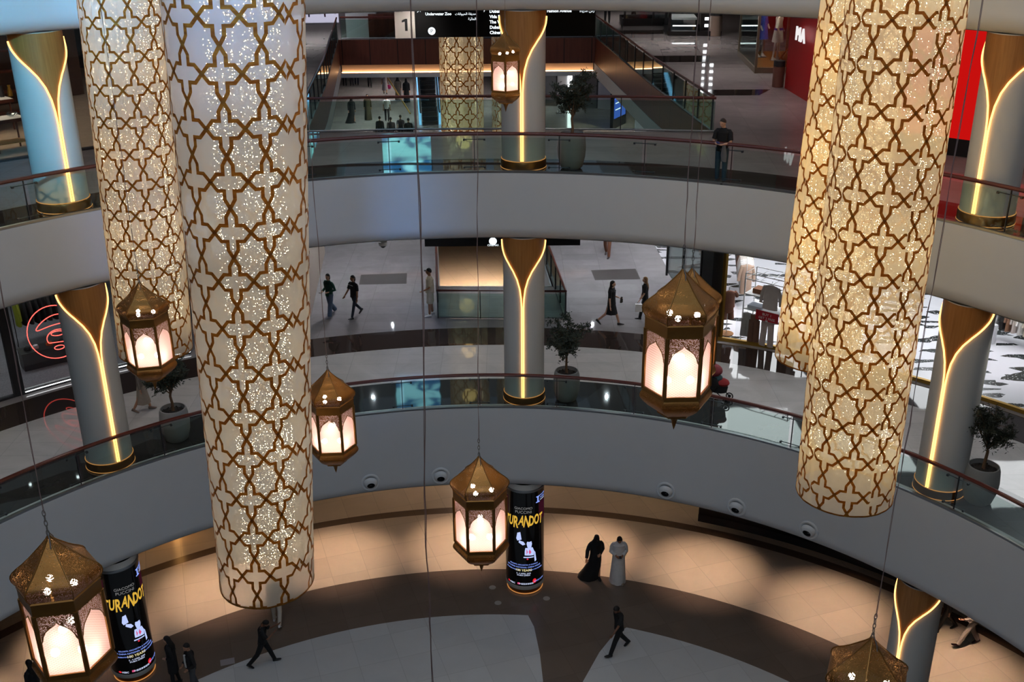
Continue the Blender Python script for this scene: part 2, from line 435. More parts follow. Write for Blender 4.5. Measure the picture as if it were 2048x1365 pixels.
# ------------------------------------------------------------------ advertising columns
M['screen'] = em('dark_screen', (.006, .007, .012, 1), 1., False)
M['scr_gloss'] = pm('screen_glass', rgb(8, 8, 12), .12)
M['t_gold'] = em('gold_letters', rgb(240, 190, 70), .8, False)
M['t_white'] = em('white_letters', rgb(215, 225, 255), 1., False)
M['t_blue'] = em('blue_letters', rgb(140, 165, 255), 1.1, False)
M['t_grey'] = em('grey_letters', rgb(150, 150, 150), .6, False)
M['t_red'] = em('red_mark', rgb(230, 40, 50), 1., False)
M['t_pink'] = em('pink_costume', rgb(235, 90, 140), .8, False)
M['t_dusk'] = em('dusk_patch', rgb(70, 24, 40), .5, False)
M['t_ice'] = em('ice_costume', rgb(190, 205, 255), 1., False)
def ad_column(label, deg, facing):
    a = rad(deg); rc = 15.47; r = .63
    t = thing('advertising_column', label, 'advertising column', (rc*cos(a), rc*sin(a), 0), facing)
    MB().lathe([(r-.06, 0), (r-.06, .22)], 48).build('plinth', M['goldbase'], t)
    MB().lathe([(r-.05, .03), (r-.03, .05), (r-.05, .07)], 48).build('plinth_light', M['ledbase'], t)
    MB().lathe([(r-.06, .2), (r+.01, .24), (r+.01, .36), (r, .38)], 48).build('base_ring', pm('ring_grey', rgb(176, 172, 164), .5), t)
    MB().lathe([(r, .38), (r, 3.93)], 64).build('screen', M['scr_gloss'], t)
    MB().lathe([(r+.012, 3.93), (r+.012, 3.98), (r-.02, 4.0)], 48).build('top_ring', M['steel'], t)
    MB().lathe([(r-.02, 3.99), (r-.02, 4.21)], 48).build('cap', M['column_paint'], t)
    def bend(me, z, ang=0, off=.006):
        for v in me.vertices:
            x, y, zz = v.co
            q = ang+x/r
            v.co = ((r+off+zz)*cos(q), (r+off+zz)*sin(q), z+y)
        me.update(); return me
    def tx(nm, s, size, z, mat, ang=0, bold=0, shear=0):
        me = text_mesh(s, size, .001, 'CENTER', bold, shear); bend(me, z, rad(ang))
        me.materials.clear(); me.materials.append(mat); link(nm, me, t)
    tx('composer_text', 'GIACOMO', .125, 3.32, M['t_grey'], 0); tx('composer_text', 'PUCCINI', .14, 3.18, M['t_grey'], 0)
    rnd = random.Random(3)
    for i, ch in enumerate('TuRANDOT'):
        me = text_mesh(ch if ch != 'u' else 'U', .5+.1*(ch in 'RN'), .002, 'CENTER', .014, .2)
        me.transform(Matrix.Rotation(rad(rnd.uniform(-6, 6)), 4, 'Z') @ Matrix.Scale(.47, 4, (1, 0, 0)))
        bend(me, 2.66+rnd.uniform(-.06, .08)+.012*i, (i-3.5)*rad(16.2)); me.materials.clear(); me.materials.append(M['t_gold'])
        link('title_letter', me, t)
    tx('credit_text', 'SOLOISTS, ORCHESTRA & CHORUS', .062, 1.2, M['t_blue']); tx('credit_text', 'OF CHINA NATIONAL OPERA HOUSE', .072, 1.1, M['t_blue'])
    tx('credit_text', 'IN CELEBRATION OF', .055, .99, M['t_blue'], -36); tx('credit_text', 'FROM THE PREMIERE', .055, .99, M['t_blue'], 40)
    tx('years_text', '100 YEARS', .12, .97, em('cream_letters', rgb(250, 235, 170), 1., False))
    tx('date_text', '3 - 4 APRIL 2025', .07, .86, M['t_white']); tx('date_text', 'DUBAI OPERA', .07, .79, M['t_white'])
    tx('sponsor_text', 'HSBC', .085, .43, M['t_white'], -36); tx('sponsor_text', '中国国家歌剧院', .07, .45, M['t_white'], 8)
    tx('sponsor_text', 'BOOK NOW', .075, .5, M['t_blue'], 52)
    def patch(nm, polys, mat, off=.004, dz=0):
        b = MB()
        for p in polys:
            bm = bmesh.new(); bm.faces.new([bm.verts.new((x, z, 0)) for x, z in p])
            bmesh.ops.triangulate(bm, faces=bm.faces[:]); bmesh.ops.subdivide_edges(bm, edges=bm.edges[:], cuts=4, use_grid_fill=True)
            bm.verts.index_update()
            b.add([((r+off)*cos(v.co.x/r), (r+off)*sin(v.co.x/r), v.co.y+dz) for v in bm.verts], [tuple(v.index for v in f.verts) for f in bm.faces]); bm.free()
        b.build(nm, mat, t)
    X = lambda d: rad(d)*r
    def rect(x, z, w, h): return [(x-w/2, z-h/2), (x+w/2, z-h/2), (x+w/2, z+h/2), (x-w/2, z+h/2)]
    patch('sponsor_mark', [[(X(-56), .46), (X(-50), .42), (X(-50), .5)], [(X(-56)+.12, .46), (X(-56)+.05, .5), (X(-56)+.05, .42)]], M['t_red'])
    patch('sponsor_mark', [rect(X(-15), .48, .08, .07)], M['t_pink'])
    patch('sponsor_mark', [[(X(34)+.07*cos(q), .55+.09*sin(q)) for q in [i*pi/5 for i in range(10)]]], M['t_red'])
    patch('festival_mark', [rect(X(46), 3.72, .14, .035), rect(X(46), 3.62, .06, .18), rect(X(46), 3.52, .16, .035)], M['t_blue'])
    tx('festival_text', 'DUBAI OPERA', .05, 3.72, M['t_blue'], 66); tx('festival_text', 'FESTIVAL', .06, 3.63, M['t_blue'], 66); tx('festival_text', 'TURANDOT', .05, 3.55, M['t_white'], 66)
    patch('stage_glow', [rect(X(66), 3.15, .36, .7)], M['t_dusk'], .003)
    patch('stage_glow', [rect(X(-66), 3.25, .3, .9)], M['t_dusk'], .003)
    # singer on the poster: raised arm, fan, crown, dress
    patch('singer_arm', [[(-.2, 2.02), (-.1, 2.06), (-.06, 1.78), (-.2, 1.72), (-.24, 1.8)], [(-.14, 1.74), (.0, 1.7), (.06, 1.6), (-.02, 1.56), (-.16, 1.66)]], M['t_ice'], dz=.42)
    patch('singer_head', [[(.1, 1.62), (.12, 1.7), (.19, 1.68), (.26, 1.7), (.28, 1.6), (.26, 1.48), (.2, 1.42), (.13, 1.48)]], M['t_ice'], dz=.42)
    patch('singer_dress', [[(.06, 1.46), (.3, 1.46), (.36, 1.3), (.34, 1.14), (.04, 1.18), (.04, 1.32)], [(.0, 1.12), (.34, 1.1), (.34, 1.06), (.0, 1.08)], [(.36, 1.3), (.4, 1.25), (.44, .92), (.38, .88), (.36, 1.08)]], M['t_ice'], dz=.42)
    patch('singer_robe', [[(.1, 1.05), (.16, 1.05), (.14, .6+.45), (.12, 1.02)], [(.09, 1.04), (.17, 1.04), (.13, 1.06)], [(.1, 1.42), (.14, 1.3), (.1, 1.2)], [(.2, 1.4), (.26, 1.28), (.2, 1.2), (.17, 1.3)]], M['t_pink'], .006, dz=.42)
    patch('singer_sash', [[(.1, 1.03), (.17, 1.03), (.15, 1.0), (.11, 1.0)]], M['t_red'], .007, dz=.42)
    return t
pc = Vector((15.47*cos(rad(85.5)), 15.47*sin(rad(85.5)), 0)); pl = Vector((15.47*cos(rad(133)), 15.47*sin(rad(133)), 0))
fa = lambda p, d: atan2(CAM.y-p.y, CAM.x-p.x)+rad(d)
ad_column('round advertising column with dark opera poster behind the centre lantern', 85.5, fa(pc, -4))
ad_column('round advertising column with dark opera poster at lower left beside the couple', 133, fa(pl, 11))

# ------------------------------------------------------------------ hanging fabric cylinders
def sheer(name, tint):
    k = NT(name)
    d = k.n('BsdfDiffuse', {'Color': tint}); tr = k.n('BsdfTranslucent', {'Color': tint})
    m = k.n('MixShader', {0: .5, 1: d.outputs[0], 2: tr.outputs[0]})
    t = k.n('BsdfTransparent', {'Color': (1, 1, 1, 1)})
    w = k.n('TexWave', {'Vector': k.n('TexCoord').outputs['UV'], 'Scale': 9., 'Distortion': 2., 'Detail': 2.}, bands_direction='X')
    f = k.n('MapRange', {0: w.outputs['Fac'], 3: .50, 4: .66}).outputs[0]
    return k.end(k.n('MixShader', {0: f, 1: t.outputs[0], 2: m.outputs[0]}).outputs[0])
M['sheer'] = sheer('sheer_fabric', rgb(238, 234, 228))
k = NT('gold_print'); nz = k.n('TexNoise', {'Vector': k.n('Mapping', {'Vector': k.n('TexCoord').outputs['Object'], 'Scale': (3, 3, 9)}).outputs[0], 'Scale': 2.}).outputs['Fac']
c = k.mix(k.n('MapRange', {0: nz, 1: .35, 2: .65}).outputs[0], rgb(120, 72, 24), rgb(178, 122, 44))
p = k.n('BsdfPrincipled', {'Base Color': c, 'Roughness': .42, 'Metallic': .35})
tl = k.n('BsdfTranslucent', {'Color': rgb(170, 100, 30)})
M['gold_print'] = k.end(k.n('MixShader', {0: .25, 1: p.outputs[0], 2: tl.outputs[0]}).outputs[0])
M['fairy'] = em('fairy_bulb', (1, .80, .48, 1), 15, False)
M['wire'] = pm('thin_wire', rgb(170, 160, 140), .5)
QUAD = [(1, 0), (.63, .32), (.27, .32), (.27, .66), (0, 1)]
CROSS = QUAD+[(-x, y) for x, y in QUAD[-2::-1]]+[(-x, -y) for x, y in QUAD[1:]]+[(x, -y) for x, y in QUAD[-2:0:-1]]
def fabric_cylinder(label, top, bot, r_top, r_bot, lit, seed, view, period=.69, nrep=11, glow=None, seams=(0, 130, 250), nb=4200, gcol=(1, .66, .2)):
    rnd = random.Random(seed)
    top, bot = Vector(top), Vector(bot); H = top.z-bot.z
    t = thing('fabric_cylinder', label, 'hanging decoration', tuple(bot))
    seamA = [rad(view+s) for s in seams]
    folds = [(rnd.randint(5, 9), rnd.uniform(0, 6), .004), (rnd.randint(16, 24), rnd.uniform(0, 6), .0025), (rnd.randint(40, 60), rnd.uniform(0, 6), .0012)]
    def rad_at(a, h):
        return (r_bot+(r_top-r_bot)*h/H)*(1+sum(m*sin(n*a+ph) for n, ph, m in folds))
    def P(a, h, off=0):
        r = rad_at(a, h)+off; d = (top-bot)*(h/H)
        return (d.x+r*cos(a), d.y+r*sin(a), h)
    b = MB(); n = 132; rows = 10
    vs = [P(2*pi*k/n, H*i/rows) for i in range(rows+1) for k in range(n)]
    b.add(vs, [(i*n+k, i*n+(k+1) % n, (i+1)*n+(k+1) % n, (i+1)*n+k) for i in range(rows) for k in range(n)])
    # printed trellis in panels; the pattern jumps at each seam
    bounds = sorted(x % (2*pi) for x in seamA); w = .0245
    da = 2*pi/nrep; rm = (r_top+r_bot)/2; sa = da*rm
    for j, s0 in enumerate(bounds):
        s1 = bounds[(j+1) % len(bounds)]; span = (s1-s0) % (2*pi) or 2*pi
        ph = rnd.uniform(0, 1); pz = rnd.uniform(-.3, .3) if j else 0
        for ci in range(-1, int(span/da)+2):
            for ri in range(-1, int(H/period)+2):
                ca, ch = s0+(ci+ph)*da, (ri+.5)*period+pz
                pts = [(x*da/2, y*period/2) for x, y in CROSS]; N = len(pts)
                off = []
                for q in range(N):
                    p0, p1, p2 = (Vector((pts[z % N][0]*rm, pts[z % N][1])) for z in (q-1, q, q+1))
                    n1 = Vector((-(p1-p0).y, (p1-p0).x)).normalized(); n2 = Vector((-(p2-p1).y, (p2-p1).x)).normalized()
                    mvec = (n1+n2); mvec = mvec/max(.35, mvec.length_squared/2)*1.0
                    off.append(mvec*w)
                for q in range(N):
                    q2 = (q+1) % N
                    A, B = Vector(pts[q]), Vector(pts[q2]); oa, ob = off[q], off[q2]
                    vv = []
                    for u in (0, .5, 1):
                        m = A.lerp(B, u); o2 = oa.lerp(ob, u)
                        for sg in (1, -1): vv.append((ca+m.x+sg*o2.x/rm, ch+m.y+sg*o2.y))
                    for e in (0, 2):
                        qd = [vv[e], vv[e+1], vv[e+3], vv[e+2]]
                        ma = sum(x for x, _ in qd)/4; mh = sum(y for _, y in qd)/4
                        if not (0 <= ma-s0 <= span) or not (.02 < mh < H-.02): continue
                        qd = [(min(max(x, s0), s0+span), min(max(y, 0), H)) for x, y in qd]
                        b.add([P(x, y, .006) for x, y in qd], [(0, 1, 2, 3)], 1)
        # doubled edge of the cloth at the seam
        b.add([P(s0+rad(d), h, .003) for h in (0, H) for d in (-2.2, 2.2)], [(0, 1, 3, 2)])
    vs = [P(2*pi*k/n, h, .007) for h in (0, .035) for k in range(n)]
    b.add(vs, [(k, (k+1) % n, n+(k+1) % n, n+k) for k in range(n)], 1)
    fb = b.build('sheer_sleeve', [M['sheer'], M['gold_print']], t)
    # light curtain inside
    lb = MB(); a0, a1 = lit
    for s_ in range(nb//70):
        a = rad(view+a0+(a1-a0)*rnd.random()); rr = rnd.uniform(.62, .86)
        for _ in range(70):
            h = rnd.uniform(.7, H); d = (top-bot)*(h/H); q = r_bot+(r_top-r_bot)*h/H
            cx, cy = d.x+q*rr*cos(a)+rnd.uniform(-.02, .02), d.y+q*rr*sin(a)+rnd.uniform(-.02, .02)
            e = rnd.choice((.0045, .0055, .006, .008))
            lb.add([(cx+e, cy, h), (cx-e, cy, h), (cx, cy+e, h), (cx, cy-e, h), (cx, cy, h+e), (cx, cy, h-e)],
                   [(0, 2, 4), (2, 1, 4), (1, 3, 4), (3, 0, 4), (2, 0, 5), (1, 2, 5), (3, 1, 5), (0, 3, 5)])
    stuff(lb.build('fairy_lights', M['fairy'], t))
    hp = MB().tube([P(2*pi*k/48, .01, -.004) for k in range(48)], .012, 6, closed=True)
    hp.build('bottom_hoop', M['brass'], t)
    for h, pw in (glow or []):
        l = bpy.data.lights.new('fairy_glow', 'POINT'); l.energy = pw; l.color = gcol; l.shadow_soft_size = .35
        o = bpy.data.objects.new('fairy_glow', l); COL.objects.link(o); d = (top-bot)*(h/H)
        o.location = bot+Vector((d.x, d.y, h))
    return t
def axis(u0, v0, u1, v1, Y, ztop):
    a, b = aty(u0, v0, Y), aty(u1, v1, Y); d = (a-b)/(a.z-b.z)
    return b+d*(ztop-b.z), b
T, B = axis(467, 0, 535, 1162, 14.3, 24)
gl = lambda H, p0, p1, n=7: [(H*(i+.5)/n, p0+(p1-p0)*i/(n-1)) for i in range(n)]
fabric_cylinder('tall sheer fabric cylinder with gold trellis print, largest one, bluish at the top', T, B, .97, .74, (-24, 72), 5, -90, glow=gl(T.z-B.z, 8, 5.5), seams=(56, 170, -80), gcol=(1, .80, .5))
T, B = axis(243, 0, 312, 700, 23.7, 25)
fabric_cylinder('sheer fabric cylinder with gold trellis print behind the largest one on the left', T, B, .93, .86, (-60, 300), 8, -90, glow=gl(T.z-B.z, 19, 22), seams=(-40, 80, 200))
T, B = axis(1813, 0, 1688, 985, 17.3, 25)
fabric_cylinder('bright warm sheer fabric cylinder with gold trellis print, nearer one of the right pair', T, B, .93, .88, (-55, 300), 11, -90, glow=gl(T.z-B.z, 28, 28), seams=(-62, 12, 190))
T, B = axis(1738, 0, 1632, 715, 21.8, 25)
fabric_cylinder('warm sheer fabric cylinder with gold trellis print, partly hidden rear one of the right pair', T, B, .93, .9, (-60, 300), 14, -90, glow=gl(T.z-B.z, 50, 50), seams=(-70, 60, 180))
T, B = axis(922, 75, 925, 250, 45.5, 20.5); B = T+(B-T)*((T.z-9)/(T.z-B.z))
fabric_cylinder('distant sheer fabric cylinder with gold trellis print hanging in the wood lined opening', T, B, .93, .9, (-180, 180), 17, -90, glow=gl(T.z-B.z, 15, 15, 5), seams=(-60, 60, 180), nb=2800)
T2 = T+Vector((2.1, 5.5, 0)); B2 = B+Vector((2.1, 5.5, 0))
fabric_cylinder('farthest sheer fabric cylinder, a sliver seen left of the small top lantern', T2, B2, .93, .9, (-180, 180), 19, -90, glow=gl(T.z-B.z, 11, 11, 4), seams=(-60, 60, 180), nb=1400)

# ------------------------------------------------------------------ lanterns
def perforated(name, base, scale, hole, rough=.34):
    k = NT(name); co = k.n('TexCoord').outputs['Object']
    vo = k.n('TexVoronoi', {'Vector': co, 'Scale': scale, 'Randomness': .75}, feature='DISTANCE_TO_EDGE')
    h = k.math('GREATER_THAN', vo.outputs['Distance'], hole)
    nz = k.n('TexNoise', {'Vector': co, 'Scale': 5., 'Detail': 3.}).outputs['Fac']
    c = k.mix(nz, tuple(x*.75 for x in base[:3])+(1,), tuple(x*1.2 for x in base[:3])+(1,))
    p = k.n('BsdfPrincipled', {'Base Color': c, 'Metallic': .8, 'Roughness': rough})
    t = k.n('BsdfTransparent')
    return k.end(k.n('MixShader', {0: h, 1: p.outputs[0], 2: t.outputs[0]}).outputs[0])
GOLD = rgb(144, 100, 48)
M['gold'] = pm('lantern_gold', GOLD, .42, .75, var=.15, vscale=5)
M['goldperf'] = perforated('perforated_gold', GOLD, 100, .25)
M['fret'] = perforated('fretwork_gold', rgb(150, 96, 54), 75, .17)
k = NT('etched_pane'); co = k.n('TexCoord').outputs['Object']
ww = []
for r_ in (.6, -.6):
    mp = k.n('Mapping', {'Vector': co, 'Rotation': (r_, r_*.6, 0), 'Scale': (1, 1, 1)})
    ww.append(k.n('TexWave', {'Vector': mp.outputs[0], 'Scale': 14.}, bands_direction='Z').outputs['Fac'])
f = k.math('MULTIPLY', ww[0], ww[1]); f = k.n('MapRange', {0: f, 3: .92, 4: .66}).outputs[0]
tl = k.n('BsdfTranslucent', {'Color': rgb(250, 206, 192)}); df = k.n('BsdfDiffuse', {'Color': rgb(205, 158, 142)})
a_ = k.n('MixShader', {0: .32, 1: tl.outputs[0], 2: df.outputs[0]})
M['pane'] = k.end(k.n('MixShader', {0: f, 1: k.n('BsdfTransparent').outputs[0], 2: a_.outputs[0]}).outputs[0])
M['bulb'] = em('bulb_glow', (1, .88, .8, 1), 42, False)
HX = [(0, 0), (60, 0)]
def hexring(b, prof, mi=0, sub=1):
    """hexagonal lathe, flat faces (normals at multiples of 60 degrees)"""
    vs = []; n = 6
    for r, z in prof:
        for k in range(n): vs.append((r*cos(rad(30+60*k)), r*sin(rad(30+60*k)), z))
    fs = [(i*n+k, (i+1)*n+k, (i+1)*n+(k+1) % n, i*n+(k+1) % n) for i in range(len(prof)-1) for k in range(n)]
    return b.add(vs, fs, mi)
def make_lantern():
    t = thing('hanging_lantern', 'x', 'lantern', (0, 0, 0), 0, None)
    dome = [(.008, .0), (.03, -.035), (.075, -.085), (.14, -.15), (.215, -.225), (.29, -.29), (.35, -.335), (.395, -.375), (.42, -.41), (.426, -.44), (.42, -.475), (.40, -.51), (.385, -.535)]
    b = MB(); hexring(b, dome); b.build('crown', M['goldperf'], t, ang=25)
    rb = MB()
    for k in range(6):
        a = rad(30+60*k); rb.tube([((r+.003)*cos(a), (r+.003)*sin(a), z) for r, z in dome], .007, 5)
    rb.build('crown_ribs', M['gold'], t)
    b = MB(); hexring(b, [(.385, -.53), (.40, -.545), (.393, -.56), (.393, -.69), (.37, -.69)]); hexring(b, [(.37, -1.40), (.393, -1.40), (.393, -1.46), (.40, -1.47)])
    for k in range(6):
        a = rad(30+60*k); c, s = cos(a), sin(a)
        b.tube([(.38*c, .38*s, -.68), (.38*c, .38*s, -1.42)], .026, 6)
    b.build('frame', M['gold'], t, ang=25)
    ap = .393*cos(pi/6)
    hw = .393*sin(pi/6)-.02
    arch = [(0, 0), (.02, -.028), (.07, -.062), (.115, -.10), (.145, -.155), (.155, -.20), (hw, -.235), (hw, -.30)]
    for k in range(6):
        R = Matrix.Rotation(rad(60*k), 4, 'Z')
        q = lambda y, z, o: R @ Vector((ap-.012+o, y, z))
        b = MB(); b.add([q(-hw, -.69, -.006), q(hw, -.69, -.006), q(hw, -1.40, -.006), q(-hw, -1.40, -.006)], [(0, 1, 2, 3)], 0, False)
        b.build('pane', M['pane'], t)
        z0 = -.775; b = MB(); sh = [(y, z0+z) for y, z in arch]
        for (y0, za), (y1, zb) in zip(sh, sh[1:]):
            if y1-y0 > 1e-6:
                for sg in (1, -1): b.add([q(sg*y0, -.69, .004), q(sg*y1, -.69, .004), q(sg*y1, zb, .004), q(sg*y0, za, .004)], [(0, 1, 2, 3)], 0, False)
        fo = b.build('arch_fretwork', M['fret'], t)
        e = MB(); e.tube([q(-y, z, .008) for y, z in sh[::-1]]+[q(y, z, .008) for y, z in sh[1:]], .005, 5); e.build('arch_edge', M['gold'], fo)
    b = MB(); hexring(b, [(.393, -1.455), (.412, -1.485), (.42, -1.52), (.412, -1.55), (.38, -1.595), (.32, -1.65), (.25, -1.70), (.20, -1.735)])
    b.build('base', M['goldperf'], t, ang=25)
    b = MB(); hexring(b, [(.205, -1.73), (.205, -1.75), (.10, -1.76)]); b.lathe([(.10, -1.755), (.07, -1.79), (.05, -1.83), (.034, -1.86), (.03, -1.88), (.018, -1.93), (.002, -1.98)], 12)
    b.build('finial', M['gold'], t)
    sh = MB()
    for j in range(5):
        zc = .03+.055*j; o = j % 2
        sh.tube([(.014*cos(q) if o else 0, 0 if o else .014*cos(q), zc+.036*sin(q)) for q in [2*pi*i/10 for i in range(10)]], .0045, 5, closed=True)
    for sg in (1, -1): sh.tube([(0, 0, .05), (sg*.07, .02, -.05), (sg*.09, .02, -.1)], .006, 5)
    sh.build('shackle', M['chain'], t)
    for x, y, z in ((.17, 0, -.98), (-.15, 0, -1.12), (.13, .13, -1.28), (.13, -.13, -1.28), (.10, .17, -.5), (.20, -.06, -.5), (-.1, -.1, -.55)):
        MB().ball((x, y, z), .036 if z > -.7 else .045, 8, 6).build('bulb', M['bulb'], t)
    return t
def cable(t, start, end, seed=1, wav=.006):
    """suspension cable from the shackle to far above, in the lantern's own frame"""
    rnd = random.Random(seed); s, e = Vector(start), Vector(end); n = 40
    pts = [s.lerp(e, i/n)+Vector((rnd.uniform(-wav, wav), rnd.uniform(-wav, wav), 0))*(i > 0) for i in range(n+1)]
    b = MB().tube(pts, .0032, 5)
    pts2 = [p+Vector((.008*sin(i*.9), .008*cos(i*.9), 0)) for i, p in enumerate(pts)]
    b.tube(pts2, .0026, 4)
    return b.build('cable', M['cord'], t)
LANT = [('small gold lantern in front of the upper centre column', 1010, 62, 27.0, 30, (1010, 0)),
        ('gold lantern hanging in front of the fabric cylinders on the left, beside an olive tree', 278, 565, 16.64, -9, (265, 470)),
        ('gold lantern partly hidden behind the right edge of the largest fabric cylinder', 655, 740, 16.16, -8, (628, 380)),
        ('gold lantern in the centre hanging in front of the advertising column', 958, 913, 13.32, 0, (953, 0)),
        ('large gold lantern in front of the lower gallery, nearer one of the overlapping pair', 1366, 539, 11.0, 11, (1398, 0)),
        ('gold lantern almost hidden behind the large one, only its dome shows', 1385, 537, 13.6, 8, (1421, 0)),
        ('largest gold lantern at the lower left corner beside the advertising column', 97, 1072, 8.7, -16, (0, 560)),
        ('gold lantern cut by the bottom edge at lower right, only its dome in view', 1745, 1276, 8.4, 30, (1965, 0))]
proto = make_lantern()
for i, (lab, u, v, Y, fz, cu) in enumerate(LANT):
    p = aty(u, v, Y); rz = atan2(CAM.y-p.y, CAM.x-p.x)+rad(fz)
    if i == 0:
        o = proto; o.location = p; o.rotation_euler = (0, 0, rz); o['label'] = lab
    else: o = copy_tree(proto, lab, p, rz)
    o['group'] = 'gold lanterns hanging in the atrium'
    o['_top'] = list(aty(cu[0], cu[1], Y))
bpy.context.view_layer.update()
for i, o in enumerate([x for x in COL.objects if x.name.startswith('hanging_lantern')]):
    p = Vector(o.location); q = Vector(o['_top']); del o['_top']
    d = (q-p); d = d/d.z
    R = Matrix.Rotation(-o.rotation_euler.z, 3, 'Z')
    cable(o, (0, 0, .25), R @ (d*(25.5-p.z)), i)
    for x, y, z, e_ in ((.17, 0, -.98, .30), (.13, .13, -1.28, .16), (.13, -.13, -1.28, .16), (-.15, 0, -1.12, .16)):
        l = bpy.data.lights.new('lantern_glow', 'POINT'); l.energy = e_*.5; l.color = (1, .77, .70); l.shadow_soft_size = .04
        lo = bpy.data.objects.new('lantern_glow', l); COL.objects.link(lo); lo.location = p+Matrix.Rotation(o.rotation_euler.z, 3, 'Z') @ Vector((x, y, z))
# free cable pair dropping past the frame
b = MB(); rnd = random.Random(4)
P0, P1 = aty(824, 0, 11.5), aty(863, 1365, 11.5); P0 = P1+(P0-P1)*((25.5-P1.z)/(P0.z-P1.z)); P1 = P0+(P1-P0)*1.03
pts = [P0.lerp(P1, i/60)+Vector((.02*sin(i*.23)+(rnd.uniform(-.012, .012) if i > 44 else 0), 0, 0)) for i in range(61)]
b.tube(pts, .0045, 5); b.tube([p+Vector((.009+.006*sin(i*1.1), .006, 0)) for i, p in enumerate(pts)], .007, 5)
tag(b.build('suspension_cable', M['cord']), 'long pair of thin brown cables hanging left of the centre lantern down past the picture', 'cable')

# ------------------------------------------------------------------ air nozzles in the lower fascia
def nozzle(label, deg, z):
    a = rad(deg); t = thing('air_nozzle', label, 'air vent', (R0*cos(a), R0*sin(a), z), a+pi, 'round air nozzles in the lower fascia')
    X = Matrix.Rotation(pi/2, 4, 'Y')
    def lz(prof, nm, mat):
        b = MB().lathe(prof, 24); b.v = [tuple(X @ Vector(p)) for p in b.v]; return b.build(nm, mat, t)
    lz([(.2, -.06), (.21, .02), (.19, .035), (.155, .03), (.15, .0)], 'rim', M['nozzle'])
    bb = MB().lathe([(.155, 0), (.15, .05), (.12, .085), (.085, .1), (.08, .03), (.0, .02)], 24)
    bb.m = [1 if i >= 24*3 else 0 for i in range(len(bb.m))]
    X2 = Matrix.Rotation(rad(112), 4, 'Y'); bb.v = [tuple(X2 @ Vector(p)) for p in bb.v]
    bb.build('swivel_ball', [M['nozzle'], M['hole']], t)
    t.scale = (1.4,)*3
for lab, d in (('round white air nozzle in the lower fascia, leftmost, right of the largest fabric cylinder', 104.0), ('round white air nozzle in the lower fascia just left of the centre lantern', 95.5),
               ('round white air nozzle in the lower fascia below the large overlapping lanterns', 68.1), ('round white air nozzle in the lower fascia, second from the right', 59.6),
               ('round white air nozzle in the lower fascia, rightmost one under the right fabric cylinder', 51.05)): nozzle(lab, d, 4.72)
# ------------------------------------------------------------------ olive trees in planters
def make_tree(label):
    t = thing('potted_olive_tree', label, 'potted tree', (0, 0, 0), 0)
    MB().lathe([(.26, 0), (.33, .06), (.41, .35), (.43, .6), (.40, .92), (.37, 1.02), (.34, 1.03), (.335, .9)], 40).build('pot', M['pot'], t)
    b = MB().lathe([(.335, .9), (.2, .93), (0, .94)], 24); rnd = random.Random(2)
    for _ in range(60):
        a, r = rnd.uniform(0, 6.28), .3*rnd.random()**.5; b.ball((r*cos(a), r*sin(a), .935), rnd.uniform(.012, .03), 5, 3)
    b.build('soil', M['soil'], t)
    tr = MB(); tr.tube([(0, 0, .9), (.02, .01, 1.15), (-.01, .02, 1.4), (.02, 0, 1.6)], [.05, .04, .036, .034], 8)
    lf = MB(); ends = []
    for k in range(9):
        a = k*2.4; l = rnd.uniform(.45, .8); up = rnd.uniform(.35, 1.15)
        p0 = Vector((.01, .01, 1.45+.02*k)); p3 = p0+Vector((cos(a)*l*.75, sin(a)*l*.75, up)); m = p0.lerp(p3, .5)+Vector((0, 0, .12))
        tr.tube([p0, m, p3], [.022, .015, .006], 5)
        for j in range(9):
            q = p0.lerp(m, j/4) if j < 4 else m.lerp(p3, (j-4)/4)
            if j > 1: ends.append(q)
            d = Vector((rnd.gauss(0, 1), rnd.gauss(0, 1), rnd.gauss(.25, .8))).normalized()*rnd.uniform(.18, .34)
            if j > 2: tr.tube([q, q+d], [.006, .003], 4); ends.append(q+d)
    for e in ends:
        for _ in range(6):
            d = Vector((rnd.gauss(0, 1), rnd.gauss(0, 1), rnd.gauss(.2, 1))).normalized()
            L = rnd.uniform(.08, .19); p = Vector(e)
            for i in range(8):
                c = p+d*(L*i/7); a = Vector((rnd.gauss(0, 1), rnd.gauss(0, 1), rnd.gauss(.2, .8))).normalized()
                n = a.orthogonal().normalized(); s_ = rnd.uniform(.06, .11)
                lf.add([c, c+a*s_*.5+n*.015, c+a*s_, c+a*s_*.5-n*.015], [(0, 1, 2, 3)], 0, False)
    tr.build('trunk', M['bark'], t); stuff(lf.build('foliage', M['leaf'], t))
    return t
tree = make_tree('olive tree in a grey pot on the upper gallery right of the centre column')
def put(u, v, z): p = atz(u, v, z); r = hypot(p.x, p.y); q = max(r+.1, 15.32)/r; return Vector((p.x*q, p.y*q, z))
tree.location = put(1142, 338, ZU); tree['group'] = 'olive trees in grey planters'; tree.scale = (.93, .93, .98)
copy_tree(tree, 'olive tree in a grey pot on the lower gallery right of the centre column', put(1132, 802, ZL), 2, .96)
copy_tree(tree, 'olive tree in a grey pot on the lower gallery behind the left gold lantern', put(348, 885, ZL)+Vector((.1, .1, 0)), 1, .98)
copy_tree(tree, 'olive tree in a grey pot on the lower gallery at the far right', put(1950, 1005, ZL), 4, 1.02)
copy_tree(tree, 'olive tree cut by the right picture edge on the upper gallery', (15.75, 15.3, ZU), 3, .95)
copy_tree(tree, 'olive tree on the ground floor showing only twigs behind the lowest right lantern', (10.1, 6.75, 0), 5, 1.)

